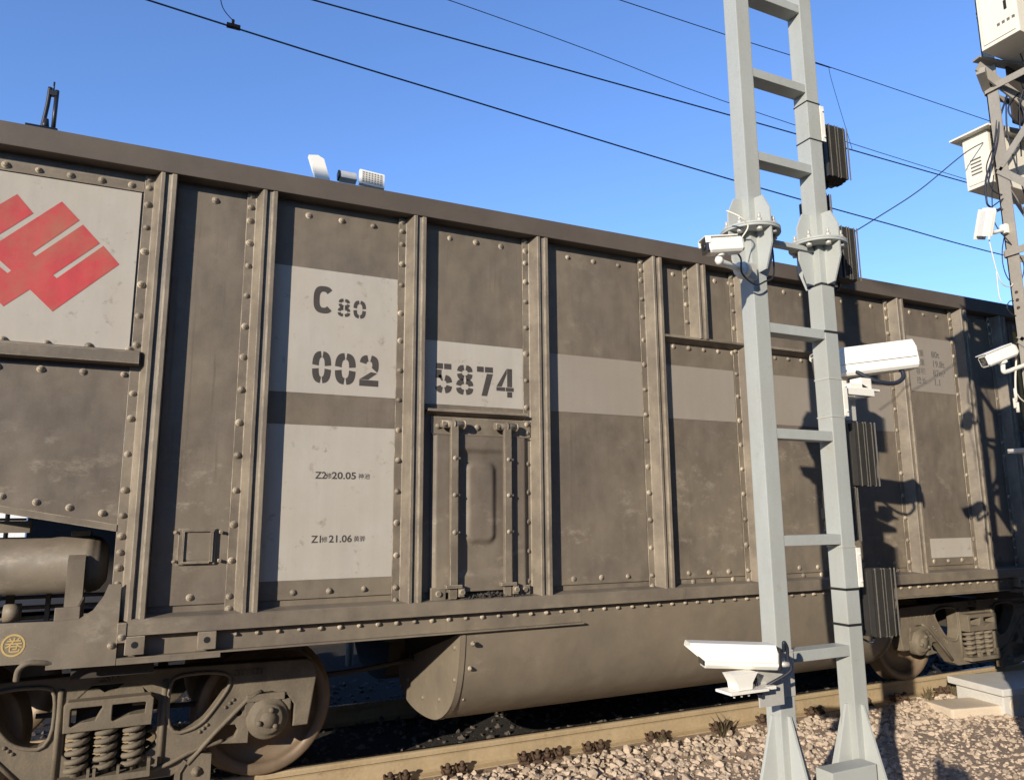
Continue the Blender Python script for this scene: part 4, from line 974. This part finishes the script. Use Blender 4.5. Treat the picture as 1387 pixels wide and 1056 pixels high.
# cabinet at the tower base, beyond the picture edge, whose shade falls on the far bogie
t = thing('equipment_cabinet', 'grey equipment cabinet standing at the foot of the lattice tower, just out of view', 'cabinet', (5.85, 2.85, -.2))
MB().box((5.42, 2.60, -.21), (6.6, 3.15, 2.05), .01).build('cabinet_body', M_galv, t)
MB().box((5.45, 2.585, -.1), (5.98, 2.598, 2.0), .003).box((6.02, 2.585, -.1), (6.57, 2.598, 2.0), .003).build('cabinet_door', M_galv, t)
MB().box((5.94, 2.565, .9), (5.96, 2.585, 1.05), .003).build('door_handle', M_black, t)
MB().box((5.36, 2.54, 2.055), (6.66, 3.21, 2.085), .004).build('cabinet_roof', M_galv, t)

# cameras on the tower
t = thing('bullet_camera', 'small white camera with a hanging white cable, right of all, before the wagon', 'camera', (4.75, 2.65, 2.5))
Mx, L_ = frame_from((4.375, 2.70, 2.530), (4.575, 2.63, 2.612))
loft([octo(.032,.034,.010), octo(.036,.038,.012), octo(.036,.038,.012), octo(.028,.028,.01)], [.004, .02, L_-.02, L_]).xf(Mx).build('housing', M_camw, t, bevel=.002)
MB().box((.0, -.039, .039), (L_-.03, .039, .045), .003).xf(Mx).build('sun_hood', M_camw, t)
MB().box((.004, -.03, -.032), (.013, .03, .032), .004).xf(Mx).build('lens_window', M_glass, t)
e = MB().cyl((.12, 0, -.052), (.12, 0, -.036), .026, n=18).xf(Mx); a_ = Mx @ Vector((.12, 0, -.045)); e.tube([a_, (4.495, 2.66, 2.478), (4.53, 2.66, 2.478), (4.62, 2.66, 2.505), (4.74, 2.66, 2.54)], .013, 10)
e.build('wall_arm', M_camw, t)
MB().tube([Mx @ Vector((L_-.01, 0, .0)), (4.595, 2.64, 2.60), (4.615, 2.65, 2.55), (4.605, 2.66, 2.45), (4.59, 2.66, 2.36), (4.585, 2.66, 2.30)], .0055).build('lead', M_cablew, t)
MB().box((4.565, 2.655, 2.26), (4.578, 2.668, 2.32), .003).cyl((4.590, 2.66, 2.235), (4.590, 2.66, 2.295), .010, n=10).cyl((4.585, 2.66, 2.31), (4.587, 2.66, 2.38), .009, n=10).build('cable_plug', M_cablew, t)
MB().tube([(4.59, 2.66, 2.36), (4.63, 2.66, 2.32), (4.69, 2.66, 2.30), (4.80, 2.66, 2.31)], .004).build('lead', M_cablew, t)
t = thing('bullet_camera', 'small white camera against the blue sky pointing down beside the tower leg', 'camera', (4.75, 2.68, 3.40))
Mx, L_ = frame_from((4.535, 2.70, 3.345), (4.515, 2.64, 3.505))
loft([octo(.034,.036,.010)]*2 + [octo(.028,.03,.01)], [.0, L_-.02, L_]).xf(Mx).build('housing', M_camw, t, bevel=.002)
MB().box((-.02, -.040, .037), (L_-.01, .040, .043), .002).box((-.02, -.006, -.044), (L_-.03, .006, -.037), .002).xf(Mx).build('sun_hood', M_camw, t)
MB().tube([(4.55, 2.68, 3.385), (4.60, 2.68, 3.375), (4.68, 2.68, 3.40), (4.735, 2.68, 3.415)], .013, 10).box((4.70, 2.66, 3.385), (4.733, 2.70, 3.445), .006).build('wall_arm', M_camw, t)
MB().tube([(4.54, 2.68, 3.34), (4.56, 2.68, 3.22), (4.59, 2.68, 3.10), (4.63, 2.68, 3.04), (4.70, 2.68, 3.035), (4.735, 2.68, 3.06)], .003).tube([(4.58, 2.68, 3.12), (4.575, 2.68, 2.98), (4.59, 2.68, 2.92)], .003).build('lead', M_cablew, t)
# cables of the tower
cb = [('thick black cable bunch hanging in front of the roofed junction box', [(4.86, 2.62, 4.40), (4.80, 2.62, 4.30), (4.745, 2.64, 4.16), (4.72, 2.66, 4.0), (4.66, 2.68, 3.85), (4.62, 2.70, 3.74), (4.60, 2.70, 3.60), (4.62, 2.70, 3.56), (4.70, 2.70, 3.55), (4.77, 2.69, 3.60), (4.80, 2.68, 3.66)], .006),
      ('black cable looping wide to the left of the roofed box', [(4.745, 2.66, 4.12), (4.70, 2.67, 3.98), (4.655, 2.68, 3.90), (4.62, 2.69, 3.80), (4.655, 2.69, 3.68), (4.73, 2.68, 3.65), (4.80, 2.68, 3.68)], .004),
      ('black cable making a flat loop beneath the roofed box', [(4.80, 2.67, 3.66), (4.70, 2.68, 3.60), (4.60, 2.69, 3.535), (4.545, 2.70, 3.51), (4.60, 2.70, 3.505), (4.70, 2.69, 3.54), (4.78, 2.68, 3.585), (4.80, 2.67, 3.66)], .004),
      ('black cable running down along the tower leg past the roofed box', [(4.76, 2.60, 4.25), (4.75, 2.61, 4.05), (4.77, 2.60, 3.85), (4.83, 2.60, 3.65), (4.86, 2.60, 3.5), (4.89, 2.60, 3.3), (4.90, 2.60, 3.05)], .005),
      ('black cable bowing left of the tower leg under the sky camera', [(4.74, 2.70, 3.38), (4.70, 2.70, 3.28), (4.69, 2.70, 3.18), (4.72, 2.70, 3.10), (4.77, 2.69, 3.06)], .003),
      ('black cable loop low on the tower leg above the wagon edge', [(4.77, 2.69, 2.95), (4.70, 2.69, 2.945), (4.66, 2.69, 2.90), (4.70, 2.69, 2.86), (4.78, 2.68, 2.85)], .003),
      ('black cable hanging inside the tower under the large box', [(4.80, 2.5, 4.55), (4.84, 2.5, 4.4), (4.82, 2.55, 4.25), (4.84, 2.58, 4.1), (4.85, 2.60, 3.9)], .004)]
cb += [('black cable knotted over the horizontal tie above the roofed box', [(4.88, 2.58, 4.34), (4.80, 2.60, 4.26), (4.78, 2.60, 4.18), (4.84, 2.58, 4.12), (4.90, 2.58, 4.20), (4.86, 2.58, 4.30)], .005),
      ('thin black cable drooping from the roofed box down to the clamp on the tower leg', [(4.74, 2.72, 3.80), (4.66, 2.70, 3.62), (4.66, 2.70, 3.45), (4.74, 2.66, 3.30), (4.80, 2.64, 3.18), (4.78, 2.66, 3.06)], .0035),
      ('black cable hanging behind the tower leg and ending beside the hanging white plug', [(4.86, 2.62, 3.30), (4.84, 2.64, 3.0), (4.80, 2.66, 2.7), (4.76, 2.68, 2.45), (4.80, 2.68, 2.2)], .005)]
for lb, pts_, r_x in cb: tag(MB().tube(pts_, r_x).build('cable', M_cable), lb, 'cable')
tag(MB().tube([(4.74, 2.655, 4.17), (4.72, 2.68, 4.0), (4.69, 2.70, 3.86), (4.655, 2.70, 3.76)], .004).tube([(4.75, 2.655, 4.17), (4.76, 2.66, 4.0), (4.80, 2.66, 3.85)], .004).build('cable', M_cable), 'pair of thin black cables crossing the lit face of the roofed box', 'cable')

# ------------------------------------------------------------------ overhead wires
def wire(name, pts, r, label, sm=True):
    o = MB().tube(pts, r, 6, sm).build(name, M_wire); return tag(o, label, 'overhead wire')
o = wire('overhead_wire', [(-8, YC, 6.42), (-.39, YC, 5.81), (2.6, YC, 5.62), (5.63, YC, 5.45), (8.3, YC, 5.35), (11.16, YC, 5.27), (20, YC, 5.2), (40, YC, 5.3)], .0075, 'lowest overhead wire, passing behind both mast posts just over the wagon')
e = MB().box((.22, YC-.02, 5.755), (.33, YC+.02, 5.785), .004).cyl((.27, YC, 5.77), (.27, YC, 5.83), .012, n=8).tube([(.27, YC, 5.82), (.17, YC, 5.95), (.16, YC, 6.25), (.16, YC, 7.6)], .004)
e.build('dropper_clamp', M_rust, o)
wire('overhead_wire', [(-8, YC, 6.15), (.93, YC, 6.23), (5.69, YC, 6.26), (10.21, YC, 6.26), (20, YC, 6.3), (40, YC, 6.3)], .0075, 'thicker overhead wire, second from the bottom of the four')
wire('overhead_wire', [(-8, YC+.1, 7.1), (2.35, YC+.1, 6.72), (5.70, YC+.1, 6.50), (10.39, YC+.1, 6.38), (20, YC+.1, 6.3)], .0042, 'thin overhead wire that converges with the thicker one towards the right')
wm = wire('overhead_wire', [(-8, YC, 7.2), (4.24, YC, 7.29), (7.28, YC, 7.34), (10.31, YC, 7.37), (40, YC, 7.5)], .005, 'topmost overhead wire, crossing the sky right of the mast')
MB().tube([(7.45, YC, 7.33), (7.50, YC, 7.1), (7.75, YC, 6.27)], .003).build('dropper', M_wire, wm)
# service cable from mast lamp to the tower box, and insulated span ends
tag(MB().tube([(3.72, 3.0, 3.34), (3.95, 2.98, 3.48), (4.25, 2.90, 3.68), (4.58, 2.80, 3.95), (4.74, 2.76, 4.05)], .0035).build('service_cable', M_cable), 'black service cable slanting up from the mast lamp to the roofed box', 'cable')

# ------------------------------------------------------------------ lamps beyond the wagon
def flood_pole(x, y, ztop, label):
    t = thing('floodlight_pole', label, 'floodlight', (x, y, -.2), 'floodlights beyond the wagon')
    MB().cyl((x, y, -.2), (x, y, ztop), .05, .035, n=14).build('pole', M_galv, t)
    return t
t = flood_pole(2.20, 9.45, 5.98, 'floodlight pair showing its bright dotted glass just over the wagon top')
MB().box((1.80, 9.42, 5.96), (2.52, 9.48, 6.02), .004).build('cross_arm', M_galv, t)
Mx = Matrix.Translation((2.30, 9.36, 6.20)) @ Matrix.Rotation(R(-14), 4, 'X') @ Matrix.Rotation(R(4), 4, 'Y')
o = MB().box((-.175, 0, -.12), (.175, .06, .12), .012).xf(Mx).build('lamp_head', M_camw, t)
MB().box((-.145, -.006, -.095), (.145, .002, .095), .002).xf(Mx).build('lamp_glass', M_led, o)
e = MB()
for i in range(7):
    for j in range(5): e.cyl((-.12+.04*i, -.009, -.075+.037*j), (-.12+.04*i, -.0065, -.075+.037*j), .010, n=8)
e.xf(Mx).build('led_dot', M_rust, o)
Mx = Matrix.Translation((1.96, 9.36, 6.19)) @ Matrix.Rotation(R(-20), 4, 'X')
o = MB().box((-.10, 0, -.06), (.13, .10, .06), .008).xf(Mx).build('lamp_head', M_galv, t)
MB().box((-.125, -.01, -.058), (-.095, .09, .05), .004).xf(Mx).build('head_bracket', M_black, o)
t = flood_pole(1.62, 9.45, 5.98, 'slim white floodlight seen edge-on over the wagon, left of the dotted one')
MB().prism([(1.56, 6.0), (1.44, 6.36), (1.56, 6.38), (1.64, 6.34), (1.74, 6.02)], 'y', 9.34, 9.42).build('lamp_head', M_camw, t)
t = thing('antenna_mast', 'thin dark bracket post sticking up over the wagon top at the far left', 'antenna', (-1.5, 9.45, -.2))
MB().cyl((-1.49, 9.45, -.2), (-1.49, 9.45, 6.05), .022, n=12).build('pole', M_black, t)
e = MB().box((-1.72, 9.40, 6.04), (-1.40, 9.50, 6.11), .008).tube([(-1.56, 9.45, 6.09), (-1.53, 9.45, 6.40), (-1.52, 9.45, 6.62)], .024, 8).tube([(-1.45, 9.45, 6.05), (-1.45, 9.45, 6.60)], .024, 8).box((-1.53, 9.42, 6.52), (-1.44, 9.48, 6.58), .006).cyl((-1.485, 9.45, 6.58), (-1.485, 9.45, 6.70), .010, n=8)
e.cyl((-1.53, 9.45, 6.08), (-1.53, 9.45, 6.22), .045, .03, n=10)
e.build('bracket_head', M_black, t)

t = thing('added_dark_wall', 'wall added behind the track, coloured near black to darken the view under the wagon', 'wall', (5, 11, -.2))  # added wall, hides the bright ground beyond the bogies
MB().box((-30, 11, -.3), (-1.52, 11.3, 1.18)).box((-1.519, 11, -.3), (45, 11.3, 2.5)).build('wall_face', mat('shade-dark wall', (.03, .024, .02), .9, var=.25, scale=3), t)  # face coloured near black in place of deep shade
MB().box((-30.05, 10.95, 1.182), (-1.52, 11.35, 1.25)).box((-1.56, 10.95, 2.502), (45.05, 11.35, 2.56)).build('coping', M_under, t)
t = thing('added_shade_shed', 'long dark shed added unseen behind the viewpoint to shade the ground', 'shed', (-20, -9, -.2))  # unseen shed added to keep ground bounce off the wagon
ms_ = mat('dark blocker cladding', (.06, .055, .05), .85, var=.2, scale=2, streak=.3)  # dark colour so the added light blockers bounce little
MB().box((-70, -14, -.3), (30, -8, 4.3)).build('wall', ms_, t)
MB().prism([(-14.4, 4.302), (-7.7, 4.302), (-7.7, 4.42), (-11, 4.9), (-14.4, 4.42)], 'x', -70.5, 30.5).build('roof', ms_, t)
for k_ in range(8):
    o = MB().box((-66+k_*12, -8.03, .0), (-62+k_*12, -7.96, 3.4)).build('door', M_under, t); MB().box((-62.5+k_*12, -7.955, 1.1), (-62.4+k_*12, -7.90, 1.4)).build('handle', M_galv, o)
t = thing('sky_blocking_canopy', 'high dark flat canopy on columns, added unseen over the viewpoint to cut skylight', 'canopy', (-8, -8, -.2))  # unseen canopy added to cut skylight and deepen the wagon's shadows
MB().box((-60, -8.6, 10.25), (45, .1, 10.5)).build('canopy_roof', ms_, t)
e = MB()
for k_ in range(14): e.box((-59+k_*7.9, -8.6, 9.95), (-58.8+k_*7.9, .05, 10.249))
tag(e.build('roof_beams', M_under, t), None, None)
for x in (-43.5, -31.5, -19.5, -7.5, 4.5+5): MB().box((x-.09, -7.95, -.2), (x+.09, -7.77, 9.949)).build('column', M_angle, t)
t = thing('occluder', 'tall dark workshop added unseen behind and right of the viewpoint to block skylight', 'building', (30, -15, -.2))  # unseen block added to keep sky out of the post shadows
MB().box((7, -32, -.3), (75, -5.5, 15.0)).build('wall', ms_, t)
MB().prism([(-33, 15.0), (-4.9, 15.0), (-4.9, 15.3), (-19, 18.0), (-33, 15.3)], 'x', 6.5, 75.5).build('roof', ms_, t)
for k_ in range(8):
    for j_ in range(3):
        o = MB().box((10+k_*8, -5.52, 2+j_*4.4), (14+k_*8, -5.47, 4.6+j_*4.4)).build('window', M_glass, t); MB().box((9.8+k_*8, -5.5, 1.85+j_*4.4), (14.2+k_*8, -5.4, 1.98+j_*4.4)).build('sill', M_under, o)
# building beyond
t = thing('white_hut', 'white rendered hut beyond the track, glimpsed over the brake reservoir', 'hut', (-6, 25, -.2))
MB().box((-12, 24, -.2), (-3.35, 27, 2.6)).build('wall', M_wall, t)
MB().box((-12.2, 23.8, 2.6), (-3.2, 27.2, 2.75)).build('roof', M_conc, t)
o = MB().box((-9.2, 23.97, .9), (-8.2, 23.995, 1.9)).build('window', M_glass, t)
MB().box((-9.25, 23.95, .85), (-8.15, 23.99, .9)).build('sill', M_conc, o)

# ------------------------------------------------------------------ the photographer behind the camera (his shade lies on the stones)
t = thing('person', 'person in dark jacket standing behind the viewpoint, both hands raised holding a phone', 'person', (-.12, -.24, -.2))
def skin(chains, name, m_, sub=2):
    bm = bmesh.new(); vmap = {}; rad = {}
    for ch in chains:
        prev = None
        for (key, co, r_x) in ch:
            if key not in vmap: vmap[key] = bm.verts.new(co); rad[key] = r_x
            if prev is not None and not bm.edges.get((prev, vmap[key])): bm.edges.new((prev, vmap[key]))
            prev = vmap[key]
    bm.verts.index_update(); idx = {k2: v.index for k2, v in vmap.items()}
    me = bpy.data.meshes.new('tmp'); bm.to_mesh(me); bm.free()
    o = bpy.data.objects.new('tmp', me); COL.objects.link(o); o.modifiers.new('s', 'SKIN')
    for k2, i in idx.items():
        rx = rad[k2]; rx = rx if isinstance(rx, tuple) else (rx, rx); me.skin_vertices[0].data[i].radius = rx
    me.skin_vertices[0].data[idx[chains[0][0][0]]].use_root = True
    md = o.modifiers.new('u', 'SUBSURF'); md.levels = sub; md.render_levels = sub
    m2 = bpy.data.meshes.new_from_object(o.evaluated_get(bpy.context.evaluated_depsgraph_get()))
    mb = MB().add([v.co.copy() for v in m2.vertices], [tuple(p_.vertices) for p_ in m2.polygons], True)
    bpy.data.objects.remove(o); bpy.data.meshes.remove(me); bpy.data.meshes.remove(m2); return mb
F = Vector((math.sin(YAW), math.cos(YAW), 0)); Rt = Vector((math.cos(YAW), -math.sin(YAW), 0)); base = Vector((-.12, -.24, -.2))
def q(r_x, f_, z): return base + Rt*r_x + F*f_ + Vector((0,0,z))
ch = [[('pel', q(0,0,.98), (.15,.11)), ('wst', q(0,.0,1.12), (.14,.10)), ('chs', q(0,-.01,1.38), (.17,.12)), ('nkb', q(0,-.01,1.54), (.08,.07)), ('nck', q(0,.0,1.63), .055), ('hd0', q(0,.02,1.72), (.075,.09)), ('hd1', q(0,.02,1.84), (.08,.095)), ('hd2', q(0,.01,1.91), (.05,.06))]]
for s_ in (-1, 1):
    ch.append([('pel', 0, 0), ('hip%d' % s_, q(.10*s_, 0, .92), .10), ('kne%d' % s_, q(.12*s_, .02, .50), .065), ('ank%d' % s_, q(.14*s_, -.01, .09), .045), ('toe%d' % s_, q(.17*s_, .16, .04), .035)])
    ch.append([('nkb', 0, 0), ('shd%d' % s_, q(.19*s_, -.01, 1.50), .07), ('elb%d' % s_, q(.27*s_, .05, 1.22), .048), ('wri%d' % s_, q(.12*s_, .14, 1.66), .028), ('pal%d' % s_, q(.095*s_, .155, 1.74), (.034,.018))])
body = skin(ch, 'body', M_skin)
body.build('body', M_jacket, t, fix=False)
e = MB().lathe(q(0, .015, 1.80), (0,0,1), [(-.05,.085),(0,.108),(.06,.11),(.11,.085),(.14,.04),(.145,.0)], 20); e.xf(Matrix.Translation(-F*.02)); e.build('hair', M_hair, t)
MB().box((-.04, -.004, -.08), (.04, .004, .08), .003).xf(Matrix.Translation((-.012, -.04, CAMH)) @ Matrix.Rotation(-YAW, 4, 'Z')).build('phone', M_black)
o = bpy.data.objects['phone']; tag(o, 'black phone held up by the photographer behind the viewpoint', 'phone')
